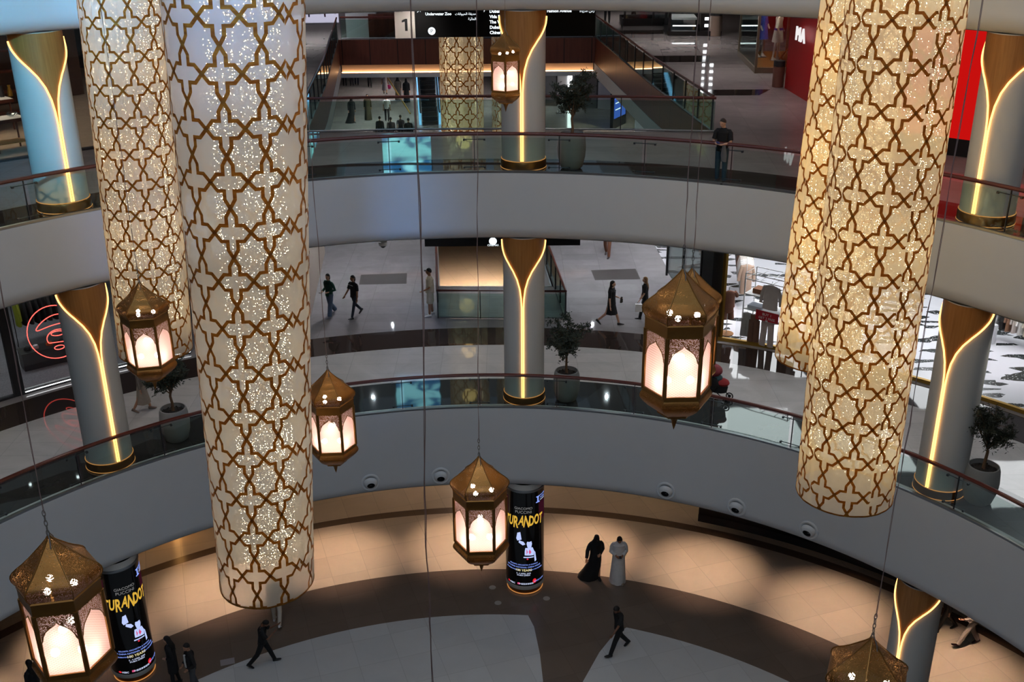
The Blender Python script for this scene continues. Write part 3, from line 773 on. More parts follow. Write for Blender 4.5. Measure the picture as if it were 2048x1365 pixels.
# ------------------------------------------------------------------ people
SK = {'light': rgb(205, 160, 135), 'mid': rgb(180, 132, 104), 'tan': rgb(150, 104, 78), 'brown': rgb(120, 80, 58)}
CM = {}
def cloth(c, rough=.8):
    key = (tuple(c), rough)
    if key not in CM: CM[key] = pm('cloth_%d' % len(CM), rgb(*c), rough, bump=.25, bscale=35, var=.12, vscale=9)
    return CM[key]
for k_, c_ in SK.items(): M['skin_'+k_] = pm('skin_'+k_, c_, .5, var=.06)
M['eye'] = pm('eye_dark', rgb(25, 20, 18), .2); M['lip'] = pm('lip', rgb(150, 80, 72), .5)
def skin_mesh(verts, edges, radii, level=2):
    me = bpy.data.meshes.new('b'); me.from_pydata([tuple(v) for v in verts], edges, [])
    o = bpy.data.objects.new('b', me); COL.objects.link(o)
    o.modifiers.new('s', 'SKIN')
    if not me.skin_vertices: me.attributes.new('skin', 'FLOAT_VECTOR', 'POINT')
    d = me.skin_vertices[0].data
    for i, r in enumerate(radii): d[i].radius = r if isinstance(r, tuple) else (r, r); d[i].use_root = (i == 0)
    s = o.modifiers.new('d', 'SUBSURF'); s.levels = level; s.render_levels = level
    dg = bpy.context.evaluated_depsgraph_get()
    out = bpy.data.meshes.new_from_object(o.evaluated_get(dg))
    bpy.data.objects.remove(o); bpy.data.meshes.remove(me)
    return out
def dirv(p, o=0, s=1):
    """unit vector: p = swing forward from hanging down, o = out sideways"""
    return Vector((s*sin(o), sin(p)*cos(o), -cos(p)*cos(o)))
def person(label, loc, heading, H=1.72, skin='mid', legs=((0, 0), (0, 0)), arms=((0, 5, 5, 0), (0, 5, 5, 0)), lean=0, head=(0, 0),
           hair=('short', (28, 22, 20)), top=((30, 30, 32), 'short'), bottom=((40, 44, 54), 'trousers'), shoes=(30, 28, 28), robe=None, splay=3, floor=None, fat=1.):
    """legs: (hip swing, knee bend) left, right; arms: (swing, out, elbow, inward) left, right; degrees; local +Y is forward"""
    t = thing('person', label, 'person', loc, rad(heading)-pi/2)
    h = H; s = h/1.75
    hipz = .53*h; J = {}
    ln = rad(lean); up = Vector((0, sin(ln), cos(ln)))
    pel = Vector((0, 0, hipz+.02*h))
    J['spine'] = pel+up*.10*h; J['chest'] = pel+up*.24*h; J['neck'] = pel+up*.305*h
    hp, hy = rad(head[0]), rad(head[1])
    hd = Matrix.Rotation(hy, 3, 'Z') @ Vector((0, sin(ln-hp*-1*0+hp), cos(ln+hp)))
    fwd = (Matrix.Rotation(hy, 3, 'Z') @ Vector((0, cos(ln+hp), -sin(ln+hp))))
    J['head'] = J['neck']+hd*.086*h+fwd*.012*h
    V_, E_, R_ = [pel, J['spine'], J['chest'], J['neck'], J['head']], [(0, 1), (1, 2), (2, 3), (3, 4)], [(.085*s*1.25*fat, .085*s), (.08*s*1.2*fat, .075*s), (.10*s*1.15, .085*s), (.05*s, .052*s), (.05*s, .055*s)]
    feet = []; knees = []; hips = []; ank = []
    for sd, (a, k) in zip((-1, 1), legs):
        hip = pel+Vector((sd*.052*h, 0, -.02*h)); d1 = dirv(rad(a), rad(splay), sd); kn = hip+d1*.245*h
        d2 = dirv(rad(a-k), rad(splay*.5), sd); an = kn+d2*.235*h
        i = len(V_); V_ += [hip, kn, an]; E_ += [(0, i), (i, i+1), (i+1, i+2)]; R_ += [(.082*s*fat, .085*s), .056*s, .04*s]
        hips.append(hip); knees.append(kn); ank.append((an, a-k)); 
    hands = []; sh = []; el = []
    for sd, (a, o, e, inn) in zip((-1, 1), arms):
        S = J['neck']-up*.05*h+Vector((sd*.108*h, 0, 0)); d1 = dirv(rad(a)+ln*0, rad(o), sd); Eb = S+d1*.165*h
        d2 = dirv(rad(a+e), rad(o), sd); d2 = Matrix.Rotation(rad(inn)*sd, 3, 'Z') @ d2; W = Eb+d2*.145*h
        i = len(V_); V_ += [S, Eb, W]; E_ += [(2, i), (i, i+1), (i+1, i+2)]; R_ += [.044*s, .038*s, .028*s]
        sh.append(S); el.append(Eb); hands.append((W, d2, sd))
    # soles down to the floor
    low = min((an.z-.045*h-max(0, sin(rad(-pa if pa < 0 else 0)))*.06*h) for an, pa in ank)
    sole = []
    for an, pa in ank:
        pitch = -rad(pa)*.55 if pa < 0 else rad(pa)*.6
        sole.append(pitch)
    dz = -low
    off = Vector((0, 0, dz))
    body = skin_mesh([v+off for v in V_], E_, R_, 2)
    hb = MB()
    for W, d2, sd in hands:
        W = W+off; d = d2.normalized(); side = Vector((sd, 0, 0)); side = (side-d*side.dot(d)); side = side.normalized() if side.length > .1 else d.orthogonal().normalized(); nrm = d.cross(side)
        hb.tube([W-d*.01, W+d*.035*s, W+d*.085*s], [(.024*s, .018*s), (.036*s, .016*s), (.036*s, .013*s)], 8)
        for f, (o_, l_) in enumerate(((-.027, .07), (-.009, .082), (.009, .076), (.026, .058))):
            b0 = W+d*.082*s+side*o_*s; curl = nrm*(.012*s*(-sd))
            hb.tube([b0, b0+d*l_*.5*s+curl*.5, b0+d*l_*.85*s+curl*1.8], [.0095*s, .009*s, .006*s], 5)
        b0 = W+d*.03*s-side*.03*s; hb.tube([b0, b0+d*.035*s-side*.022*s, b0+d*.065*s-side*.024*s+nrm*.01*s*(-sd)], [.012*s, .011*s, .007*s], 5)
    hc = J['head']+off; sidev = fwd.cross(hd).normalized()
    Rh = Matrix((sidev, fwd, hd)).transposed().to_4x4(); hv = []
    for i in range(11):
        th = pi*i/10; cz = cos(th)
        for k_ in range(16):
            q = 2*pi*k_/16; lo = max(0, -cz); fr = max(0, sin(q))
            x = .074*s*sin(th)*cos(q)*(1-.22*lo); y = .094*s*sin(th)*sin(q)*(1-.18*lo*(1-fr))+.012*s*lo*fr
            hv.append(hc+Rh @ Vector((x, y, .118*s*cz)))
    hb.add(hv, [(i*16+k_, (i+1)*16+k_, (i+1)*16+(k_+1) % 16, i*16+(k_+1) % 16) for i in range(10) for k_ in range(16)])
    hb.tube([J['neck']+off-up*.03*h, J['neck']+off+hd*.01*h, hc-hd*.05*s-fwd*.012*s], [.062*s, .052*s, .05*s], 10)
    hb.ball(hc+fwd*.092*s-hd*.018*s, (.013*s, .02*s, .022*s), 6, 4, M4=Matrix.Rotation(hy, 4, 'Z'))
    for sg in (1, -1): hb.ball(hc+sidev*sg*.075*s-hd*.01*s, (.012*s, .022*s, .03*s), 6, 4, M4=Matrix.Rotation(hy, 4, 'Z'))
    o0 = len(hb.v); hb.add([v.co for v in body.vertices], [tuple(p.vertices) for p in body.polygons]); bpy.data.meshes.remove(body)
    bo = hb.build('body', M['skin_'+skin], t, ang=180)
    for sg in (1, -1): MB().ball(hc+fwd*.083*s+sidev*sg*.031*s+hd*.008*s, .0095*s, 6, 4).build('eye', M['eye'], t)
    MB().ball(hc+fwd*.084*s-hd*.06*s, (.022*s, .008*s, .007*s), 6, 4, M4=Matrix.Rotation(hy, 4, 'Z')).build('mouth', M['lip'], t)
    # hair, scarf or cap
    kind, hcol = hair
    b = MB(); rh = random.Random(int(loc[0]*100))
    if kind != 'veil':
        vs = []; n = 16; rows = 7
        for i in range(rows+1):
            for k_ in range(n):
                q = 2*pi*k_/n; fr = (1+sin(q))/2     # front fraction
                tmax = (1.95-1.0*fr**1.5) if kind != 'buzz' else 1.7-.8*fr
                th = tmax*i/rows
                nz_ = 1+(rh.uniform(-.06, .07) if kind == 'short' and i else 0)
                vs.append(hc+Rh @ Vector((nz_*.082*s*sin(th)*cos(q), (.102*s)*sin(th)*sin(q)-.008*s, .012*s+.118*s*cos(th))))
        b.add(vs, [(i*n+k_, (i+1)*n+k_, (i+1)*n+(k_+1) % n, i*n+(k_+1) % n) for i in range(rows) for k_ in range(n)])
        if kind == 'long':
            q0 = J['neck']+off
            b.loft([tuple(hc+hd*.07*s-fwd*.02*s)+(.07*s, .08*s, hy), tuple(hc-fwd*.03*s)+(.094*s, .078*s, hy), tuple(hc-hd*.09*s-fwd*.045*s)+(.10*s, .065*s, hy), tuple(q0-up*.05*s-fwd*.07*s)+(.115*s, .055*s, hy), tuple(q0-up*.16*s-fwd*.10*s)+(.105*s, .04*s, hy), tuple(q0-up*.24*s-fwd*.11*s)+(.06*s, .02*s, hy)], 16, wave=lambda u, q: .05*u*sin(6*q))
        if kind == 'tail':
            b.tube([hc-fwd*.09*s+hd*.05*s, hc-fwd*.115*s+hd*.0*s, hc-fwd*.115*s-hd*.09*s, hc-fwd*.10*s-hd*.17*s], [.02*s, .028*s, .026*s, .008*s], 7)
        if kind == 'cap':
            vs = [hc+Rh @ Vector((.07*s*x, .085*s+y*s, .045*s)) for x, y in ((-1, 0), (1, 0), (.75, .07), (-.75, .07))]
            b.add(vs+[v_-hd*.008*s for v_ in vs], [(0, 1, 2, 3), (7, 6, 5, 4), (0, 3, 7, 4), (1, 5, 6, 2), (3, 2, 6, 7)], 0, False)
        b.build('cap' if kind == 'cap' else 'hair', cloth(hcol, .7), t)
    else:
        b.loft([tuple(hc+hd*.138*s)+(.02*s, .025*s), tuple(hc+hd*.10*s-fwd*.004*s)+(.07*s, .085*s), tuple(hc+fwd*.006*s)+(.094*s, .108*s), tuple(hc-hd*.07*s+fwd*.004*s)+(.097*s, .105*s),
                tuple(J['neck']+off-up*.01*s)+(.13*s, .11*s), tuple(J['neck']+off-up*.09*s)+(.21*s, .14*s)], 18)
        b.build('veil', cloth(hcol), t)
    # clothing
    wv = lambda m, n_: (lambda u, q: m*sin(n_*q+5*u))
    if robe:
        rc, train = robe
        b = MB(); zt = (J['neck']+off).z
        c0 = J['chest']+off
        nk = (J['neck']+off); ny = nk.y
        secs = [(0, ny, zt-.005, .085*s, .07*s), (0, ny, zt-.045*s, .15*s, .085*s), (0, ny, zt-.09*s, .19*s, .10*s), (0, c0.y, c0.z, .205*s, .14*s), (0, .5*c0.y, pel.z+dz+.06*s, .185*s, .15*s)]
        for i, zz in enumerate((.8, .55, .3, .1, .02)):
            f = 1-zz; secs.append((train[0]*f**1.6*s, train[1]*f**1.6*s, zz*pel.z, (.19+.07*f)*s+abs(train[0])*.55*f**2, (.17+.11*f)*s+abs(train[1])*.3*f**2))
        b.loft(secs, 26, wave=lambda u, q: (.05*max(0, u-.4))*sin(9*q+2*u)+.03*max(0, u-.4)*sin(5*q))
        b.build('robe', cloth(rc), t); scol = rc
    else:
        tc, sl = top; b = MB()
        ps, cs, ns = pel+off, J['chest']+off, J['neck']+off
        hem = ps-up*(.045*h if sl != 'coat' else .24*h)
        m_ = 1.16 if sl != 'coat' else 1.3
        f = fat
        b.loft([tuple(hem)+(.165*s*m_*f*.9, .118*s*m_*f), tuple(ps)+(.155*s*m_*f*.9, .112*s*m_*f), tuple(ps.lerp(cs, .45))+(.135*s*m_*f, .10*s*m_*f), tuple(cs)+(.172*s*m_*.92, .115*s*m_), tuple(ns-up*.085*h)+(.19*s, .105*s), tuple(ns-up*.052*h)+(.185*s, .095*s), tuple(ns-up*.026*h)+(.145*s, .082*s), tuple(ns-up*.006*h)+(.085*s, .07*s), tuple(ns+up*.004*h)+(.058*s, .055*s)], 20, wave=wv(.02, 5))
        b.build('coat' if sl == 'coat' else 'shirt', cloth(tc), t); scol = tc
        bc, bk = bottom; b = MB()
        if bk in ('skirt', 'dress'):
            z1_ = (knees[0]+off).z if bk == 'dress' else .17*h
            b.loft([tuple(ps+up*.03*h)+(.15*s, .115*s), tuple(ps-up*.05*h)+(.18*s, .14*s), (0, 0, (ps.z+z1_)/2, .21*s, .17*s), (0, 0, z1_, .235*s, .22*s)], 22, wave=lambda u, q: .05*u*sin(8*q))
            b.build('skirt', cloth(bc), t)
        else:
            b.loft([tuple(ps+up*.035*h)+(.135*s*f, .105*s*f), tuple(ps)+(.15*s*f, .112*s*f), tuple(ps-up*.06*h)+(.135*s*f, .105*s*f)], 16)
            for hp_, kn, (an, pa) in zip(hips, knees, ank):
                hp_, kn, an = hp_+off, kn+off, an+off
                if bk == 'shorts':
                    b.tube([hp_+Vector((0, 0, .02*h)), hp_.lerp(kn, .5), hp_.lerp(kn, .95)], [.1*s*f, .1*s*f, .1*s*f], 12)
                else:
                    wd = {'trousers': (.094, .072, .058), 'slim': (.088, .06, .048), 'wide': (.10, .088, .088)}[bk]
                    b.tube([hp_+Vector((0, 0, .02*h)), hp_.lerp(kn, .5), kn, kn.lerp(an, .5), an+Vector((0, 0, .004))], [wd[0]*s*f, (wd[0]+wd[1])/2*s*f, wd[1]*s, (wd[1]+wd[2])/2*s, wd[2]*s], 12)
            b.build('shorts' if bk == 'shorts' else 'trousers', cloth(bc), t)
    sl = 'long' if robe else top[1]
    if sl != 'none':
        for S, Eb, (W, d2, sd) in zip(sh, el, hands):
            b = MB(); S, Eb, W = S+off, Eb+off, W+off; k_ = 1.18 if robe else 1.
            if sl == 'short': b.tube([S+up*.014*h-Vector((sd*.05*h, 0, 0)), S+up*.008*h-Vector((sd*.016*h, 0, 0)), S.lerp(Eb, .14)+Vector((sd*.003*h, 0, 0)), S.lerp(Eb, .4), S.lerp(Eb, .8)], [.045*s, .058*s, .062*s, .064*s, .066*s], 10)
            else: b.tube([S+up*.014*h-Vector((sd*.05*h, 0, 0)), S+up*.008*h-Vector((sd*.016*h, 0, 0)), S.lerp(Eb, .14), S.lerp(Eb, .4), Eb, Eb.lerp(W, .92)], [.045*s, .058*s, .062*s, .061*s*k_, .054*s*k_, .04*s*k_*1.1], 10)
            b.build('sleeve', cloth(scol), t)
    for (an, pa), pt in zip(ank, sole):
        an = an+off; R = Matrix.Rotation(-pt if pa >= 0 else pt, 4, 'X') if True else None
        ft = MB(); q = lambda x, y, z: an+(Matrix.Rotation(rad(-max(-60, min(pa, 45)))*-.8, 4, 'X') @ Vector((x*s, y*s, z*s)))
        for (y, w, z0, z1_) in [(0, 0, 0, 0)][:0]: pass
        secs = [(-.065, .034, -.078, .01), (-.02, .043, -.078, .03), (.05, .046, -.078, -.005), (.12, .048, -.078, -.03), (.17, .036, -.076, -.045), (.19, .016, -.07, -.052)]
        vs = []
        for y, w, za, zb in secs:
            for k_ in range(10):
                a = 2*pi*k_/10; vs.append(q(w*cos(a), y, (za+zb)/2+(zb-za)/2*max(-.92, sin(a))))
        ft.add(vs, [(i*10+k_, i*10+(k_+1) % 10, (i+1)*10+(k_+1) % 10, (i+1)*10+k_) for i in range(5) for k_ in range(10)]+[tuple(range(9, -1, -1)), tuple(range(50, 60))])
        ft.build('shoe', cloth(shoes, .5), t)
    t['_h'] = [list(w+off+d2*.08) for w, d2, _ in hands]
    return t
def hand(p, i):
    h = Vector(p['_h'][i]); return Matrix.Translation(p.location) @ Matrix.Rotation(p.rotation_euler.z, 4, 'Z') @ h
P = lambda u, v, z: tuple(atz(u, v, z))
BLK = (20, 20, 22)
people = []
def pp(*a, **k): p = person(*a, **k); people.append(p); return p
W0 = (0, 5, 10, 0)
# ground floor
pp('person in a flowing black abaya and veil walking beside the man in a white robe', P(1190, 1158, 0), -80, 1.78, legs=((4, 2), (-4, 4)), arms=((-8, 12, 80, 50), (5, 20, 30, 10)), hair=('veil', BLK), robe=(BLK, (.20, -.16)), head=(15, 0))
pp('person in a long white robe looking down at a phone beside the person in black', P(1235, 1164, 0), -88, 1.88, 'tan', legs=((8, 4), (-6, 8)), arms=((-6, 10, 85, 45), (-6, 10, 85, 45)), robe=((225, 222, 220), (.0, -.04)), head=(32, 0), shoes=(150, 130, 110), hair=('short', (22, 18, 16)))
w = pp('person in black shirt and trousers striding left across the grey petal of the floor', P(1236, 1304, 0), 205, 1.84, 'brown', legs=((26, 6), (-20, 18)), arms=((34, 14, 20, 0), (-16, 6, 14, 0)), top=((22, 22, 24), 'short'), bottom=((20, 20, 22), 'trousers'), head=(28, 20), shoes=BLK, lean=4)
pp('person in black T-shirt walking right with forearm raised, left of the largest cylinder foot', P(530, 1330, 0), 8, 1.74, 'brown', legs=((22, 4), (-24, 16)), arms=((42, 12, 78, 20), (30, 10, 95, 40)), top=((20, 20, 22), 'short'), bottom=((20, 20, 22), 'trousers'), head=(35, -10), lean=6, shoes=BLK)
pp('person in cream trousers walking away below the largest fabric cylinder, upper body hidden', P(556, 1246, 0), 92, 1.8, 'mid', legs=((10, 6), (-14, 26)), top=((26, 26, 30), 'short'), bottom=((196, 184, 168), 'trousers'), shoes=(220, 220, 220))
pp('person with long dark hair and black coat standing at the lower left advertising column', P(352, 1372, 0), 190, 1.78, 'light', legs=((4, 2), (-4, 6)), arms=((-14, 8, 85, 45), (-12, 8, 60, 40)), top=((22, 21, 24), 'coat'), bottom=(BLK, 'slim'), hair=('long', (20, 17, 17)), head=(10, -10))
pp('bearded person in dark jacket over white shirt standing right of the person with long hair', P(390, 1386, 0), 215, 1.8, 'mid', legs=((6, 3), (-6, 8)), arms=((-10, 8, 60, 40), (-4, 10, 50, 30)), top=((34, 30, 30), 'long'), bottom=((70, 72, 76), 'trousers'), head=(12, 25))
b = MB().loft([(0, .135, 1.0, .05, .025), (0, .15, 1.2, .06, .025), (0, .135, 1.42, .04, .03)], 10)
b.build('white_shirt_front', cloth((215, 215, 215)), people[-1])
pp('person in dark clothes at the lower left picture corner beside the largest lantern', tuple(atz(57, 1322, 1.73)[:2])+(0,), 160, 1.74, 'brown', top=((24, 24, 28), 'long'), bottom=(BLK, 'trousers'), hair=('long', (20, 18, 18)), arms=(W0, W0))
pp('person in black trousers walking left at lower right, upper body hidden by the fascia', P(1888, 1262, 0), 175, 1.8, 'mid', legs=((20, 4), (-16, 18)), top=(BLK, 'long'), bottom=(BLK, 'trousers'), shoes=BLK)
pp('person in cream trousers and brown loafers walking left at lower right beside the black trousers', P(1936, 1292, 0), 178, 1.82, 'mid', legs=((28, 6), (-14, 14)), top=((180, 170, 160), 'long'), bottom=((200, 186, 170), 'trousers'), shoes=(60, 28, 22), arms=((20, 8, 60, 20), W0))
# lower gallery
p = pp('person in green sweater and wide blue jeans holding a phone on the lower gallery', P(662, 633, ZL), 232, 1.68, 'light', legs=((14, 4), (-14, 22)), arms=((-18, 12, 92, 50), (-12, 12, 88, 30)), top=((22, 70, 58), 'long'), bottom=((88, 106, 130), 'wide'), shoes=(150, 150, 155), hair=('tail', (26, 20, 18)), head=(0, 10))
g1_ = p
p = pp('person in black T-shirt and dark slim jeans walking left beside the green sweater', P(711, 634, ZL), 228, 1.66, 'tan', legs=((20, 3), (-18, 24)), arms=((6, 10, 10, 0), (14, 10, 22, 0)), top=((18, 18, 20), 'short'), bottom=((44, 50, 62), 'slim'), shoes=BLK, hair=('tail', (20, 16, 15)))
text_obj('shirt_print', 'Abercrombie', .055, M['white'], p, Matrix.Translation((0, .148, 1.27)) @ Matrix.Rotation(pi, 4, 'Z') @ Matrix.Rotation(pi/2, 4, 'X'), ext=.002)
cp = pp('person in cap, cream T-shirt and shorts leaning back on the small inner balustrade', P(862, 632, ZL), 188, 1.84, 'tan', legs=((5, 3), (-3, 4)), arms=((6, 8, 55, 30), (-24, 22, 14, 0)), top=((196, 184, 162), 'short'), bottom=((180, 168, 146), 'shorts'), shoes=(205, 195, 185), hair=('cap', (18, 18, 20)), fat=1.15)
pp('person with long dark hair in a black dress walking right on the lower gallery', P(1222, 651, ZL), -22, 1.74, 'light', legs=((20, 4), (-22, 24)), arms=((-6, 8, 88, 20), (-2, 10, 12, 0)), top=((20, 19, 22), 'short'), bottom=((20, 19, 22), 'dress'), shoes=BLK, hair=('long', (24, 18, 16)), fat=1.1)
hb_ = pp('person with long fair hair in black carrying a white paper bag beside the large lantern', P(1288, 638, ZL), 178, 1.62, 'light', legs=((14, 3), (-12, 12)), arms=((14, 10, 20, 0), (8, 6, 10, 0)), top=((22, 21, 24), 'short'), bottom=((22, 22, 25), 'trousers'), shoes=BLK, hair=('long', (150, 112, 78)))
pp('person in rust trousers walking far back on the lower gallery, only the legs in view', P(1214, 514, ZL), 250, 1.8, 'tan', legs=((16, 4), (-14, 20)), top=((120, 90, 70), 'long'), bottom=((120, 76, 54), 'trousers'), shoes=(60, 50, 50))
pp('person in a pleated beige skirt behind the left gold lantern on the lower gallery', P(290, 822, ZL), 5, 1.66, 'mid', legs=((12, 3), (-14, 14)), top=((120, 112, 106), 'long'), bottom=((150, 138, 126), 'skirt'), shoes=(120, 100, 90), hair=('veil', (60, 50, 46)))
# upper gallery
um = pp('person in black polo shirt and jeans leaning on the upper handrail with a phone', P(1440, 366, ZU), 238, 1.72, 'light', legs=((6, 3), (-3, 4)), arms=((14, 12, 72, 42), (12, 10, 76, 46)), top=((20, 19, 21), 'short'), bottom=((58, 76, 96), 'trousers'), shoes=BLK, hair=('short', (52, 42, 36)), head=(18, -12))
sw = MB().loft([(0, .15, .62, .07, .012), (.0, .17, .8, .085, .016), (0, .19, .96, .06, .02), (0, .2, 1.1, .04, .02)], 10)
q = Matrix.Rotation(um.rotation_euler.z, 4, 'Z') @ Vector((-.12, .02, 0))
o = sw.build('grey_sweater', cloth((96, 98, 104)), None, um.location+q); o.rotation_euler.z = um.rotation_euler.z
tag(o, 'grey sweater hanging from the arms of the person on the upper gallery', 'sweater')
pp('person in dark trousers far back on the upper gallery, only the legs below the fascia', P(1266, 41, ZU), 190, 1.75, 'mid', legs=((12, 3), (-10, 12)), top=(BLK, 'short'), bottom=(BLK, 'trousers'), shoes=BLK)
pp('person in black far back beside the black directory sign on the upper gallery', P(1214, 48, ZU), 100, 1.75, 'mid', top=(BLK, 'long'), bottom=(BLK, 'trousers'), shoes=BLK)
# far concourse seen through the wood lined opening
FL = [('far concourse person in black abaya, leftmost standing one', 705, 246, -60, dict(robe=(BLK, (.15, -.1)), hair=('veil', BLK))),
      ('far concourse person in olive dress with dark hair beside the abaya', 737, 240, -90, dict(robe=((70, 64, 40), (0, 0)), hair=('long', (25, 20, 18)))),
      ('far concourse person in white T-shirt and dark trousers seen from behind', 775, 243, 90, dict(top=((210, 210, 214), 'short'), bottom=((30, 30, 38), 'trousers'))),
      ('far concourse person in black top, first of the low row behind the glass', 762, 289, 90, dict(top=(BLK, 'long'), hair=('short', (18, 16, 16)))),
      ('far concourse person in lilac top with dark hair, second of the low row', 784, 291, 90, dict(top=((150, 136, 140), 'long'), hair=('tail', (24, 18, 16)))),
      ('far concourse person in grey shirt, third of the low row', 803, 286, 90, dict(top=((150, 140, 150), 'short'), hair=('short', (24, 20, 18)))),
      ('far concourse person in dark green top, fourth of the low row next to the escalator', 819, 293, 90, dict(top=((40, 50, 46), 'long'), hair=('short', (24, 20, 18)))),
      ('far concourse person with long dark hair and magenta bag', 771, 188, 90, dict(top=((190, 180, 186), 'short'), bottom=((160, 150, 160), 'skirt'), hair=('long', (24, 18, 16)))),
      ('far concourse person in light robe left of the escalator handrail', 797, 200, -90, dict(robe=((120, 112, 104), (0, 0)), hair=('veil', (40, 36, 34)))),
      ('far concourse person in black near the foot of the escalator', 814, 205, -90, dict(robe=(BLK, (0, 0)), hair=('veil', BLK))),
      ('far concourse person in black trousers, only the legs, top left', 690, 172, -90, dict(top=(BLK, 'long'), bottom=(BLK, 'trousers'))),
      ('far concourse person in dark trousers, only the legs, second from top left', 704, 172, -90, dict(top=(BLK, 'long'), bottom=((34, 34, 44), 'trousers'))),
      ('far concourse person in navy trousers, only the legs, third from top left', 714, 170, 90, dict(top=(BLK, 'long'), bottom=((40, 44, 66), 'trousers'))),
      ('far concourse person in black trousers below the cove light, middle', 740, 175, 90, dict(top=(BLK, 'long'), bottom=(BLK, 'trousers'))),
      ('far concourse person in dark robe at left beside the glass panel', 650, 247, 20, dict(robe=((60, 56, 56), (0, 0)), hair=('veil', (50, 46, 46))))]
for lab, u, v, hd_, kw in FL: pp(lab, P(u, v, ZL), hd_, 1.72, 'mid', **dict(dict(legs=((10, 3), (-10, 12)), shoes=BLK), **kw))
# carried things
bpy.context.view_layer.update()
def held(nm, lab, cat, p, i, build, mat, dz=0, rz=0):
    b = MB(); build(b); o = b.build(nm, mat, None, hand(p, i)+Vector((0, 0, dz))); o.rotation_euler.z = p.rotation_euler.z+rz
    return tag(o, lab, cat)
bx = lambda d: (lambda b: b.box((0, 0, 0), d))
held('phone', 'blue phone in the hands of the person leaning on the upper handrail', 'phone', um, 1, lambda b: b.box((-.05, .03, .03), (.08, .012, .15), M4=Matrix.Rotation(rad(-50), 4, 'X')), pm('blue_phone', rgb(60, 80, 170), .3))
held('phone', 'dark phone in the hand of the person in green sweater', 'phone', g1_, 1, lambda b: b.box((0, .02, .0), (.075, .15, .012)), M['black'])
held('phone', 'phone held by the person in the long white robe', 'phone', people[1], 0, lambda b: b.box((.04, .03, .02), (.075, .14, .012)), M['darkgrey'])
bag = thing('shopping_bag', 'white paper shopping bag in the hand of the person with long fair hair', 'bag', tuple(hand(hb_, 0)), hb_.rotation_euler.z)
b = MB(); b.prism([(-.05, -.12), (.05, -.12), (.06, .12), (-.06, .12)], -.38, -.1); b.build('bag_body', M['white'], bag)
b = MB()
for x in (-.045, .045): b.tube([(x, -.07, -.1), (x*.4, -.05, 0), (x*.4, .05, 0), (x, .07, -.1)], .005, 5)
b.build('handle', M['white'], bag)
held('handbag', 'magenta handbag carried by the far concourse person with long dark hair', 'bag', [x for x in people if 'magenta' in x['label']][0], 1, lambda b: b.loft([(0, 0, -.38, .16, .06), (0, 0, -.2, .2, .07), (0, 0, -.1, .14, .05)], 10), cloth((190, 40, 110)))
held('handbag', 'dark handbag held by the person in the black dress', 'bag', [x for x in people if 'black dress' in x['label']][0], 0, lambda b: b.loft([(0, .02, -.14, .11, .05), (0, .02, 0, .1, .04), (0, .02, .05, .05, .03)], 10), cloth((50, 44, 40)))
for p in people: del p['_h']

# stroller behind the large lantern
st = thing('baby_stroller', 'black baby stroller with colourful canopy and red blanket beside the large lantern', 'stroller', P(1432, 800, ZL), rad(-25))
b = MB()
for sg in (1, -1): b.tube([(-.55, sg*.22, 1.0), (-.2, sg*.24, .55), (.35, sg*.2, .12)], .018, 6); b.tube([(.1, sg*.24, .6), (-.3, sg*.24, .12)], .018, 6)
b.tube([(-.55, -.22, 1.0), (-.55, .22, 1.0)], .02, 6); b.build('frame', M['black'], st)
MB().loft([(.05, 0, .32, .26, .2), (.0, 0, .5, .34, .23), (-.12, 0, .8, .16, .22)], 12).build('seat', cloth((24, 24, 26)), st)
MB().ball((-.16, 0, .98), (.3, .25, .2), 14, 8).build('canopy', pm('canopy_patchwork', rgb(150, 60, 70), .7, var=.9, vscale=7), st)
MB().ball((.14, 0, .62), (.24, .2, .13), 12, 6).build('blanket', cloth((150, 40, 44)), st); MB().ball((.0, 0, .74), (.16, .16, .12), 12, 6).build('child_jacket', cloth((50, 84, 92)), st)
for x, y in ((.36, .2), (.36, -.2), (-.3, .24), (-.3, -.24)):
    w_ = MB(); w_.tube([(x+.1*cos(q), y, .11+.1*sin(q)) for q in [2*pi*i/16 for i in range(16)]], .02, 6, closed=True); w_.tube([(x, y-.02, .11), (x, y+.02, .11)], .05, 8); w_.build('wheel', M['black'], st)

# ------------------------------------------------------------------ hanging signs
s = thing('hanging_sign', 'wide black directory sign with white place names in English and Arabic under the top fascia', 'sign', (0, 19.86, 17.26))
MB().box((-2.37, 0, .62), (.62, .16, 1.24)).build('level_panel', pm('sign_beige', rgb(200, 192, 184), .5), s)
MB().box((.72, 0, .65), (5.55, .16, 1.26)).build('board', pm('sign_black', rgb(9, 9, 11), .6, spec=.2), s)
MB().box((-.1, -.085, .65), (.012, .01, 1.26)).build('seam', M['darkgrey'], s)
MB().box((.4, 0, 1.35), (6.2, .1, .14)).build('top_rail', M['steel'], s)
for x in (-2, 0, 2): MB().tube([(x, 0, 1.4), (x, 0, 1.36+.04)], .02, 6)
SW = em('sign_letters', (.86, .95, 1, 1), 1.5, False)
FR = Matrix.Rotation(pi/2, 4, 'X')
def st_(tx, x, z, size, mat=SW, align='LEFT', par=s, bold=.0): return text_obj('lettering', tx, size, mat, par, Matrix.Translation((x, -.092, z)) @ FR, ext=.002, align=align, bold=bold)
BLKP = M['black']
MB().prism([(-.04, 0), (.04, 0), (.04, .36), (-.02, .36), (-.13, .31), (-.13, .25), (-.04, .28)], 0, .004).build('level_digit', BLKP, s).matrix_basis = Matrix.Translation((-2.33, -.082, .22)) @ FR; st_('Level', -2.62, .78, .1, M['darkgrey'])
st_('Underwater Zoo', -1.73, .68, .115, bold=.003)
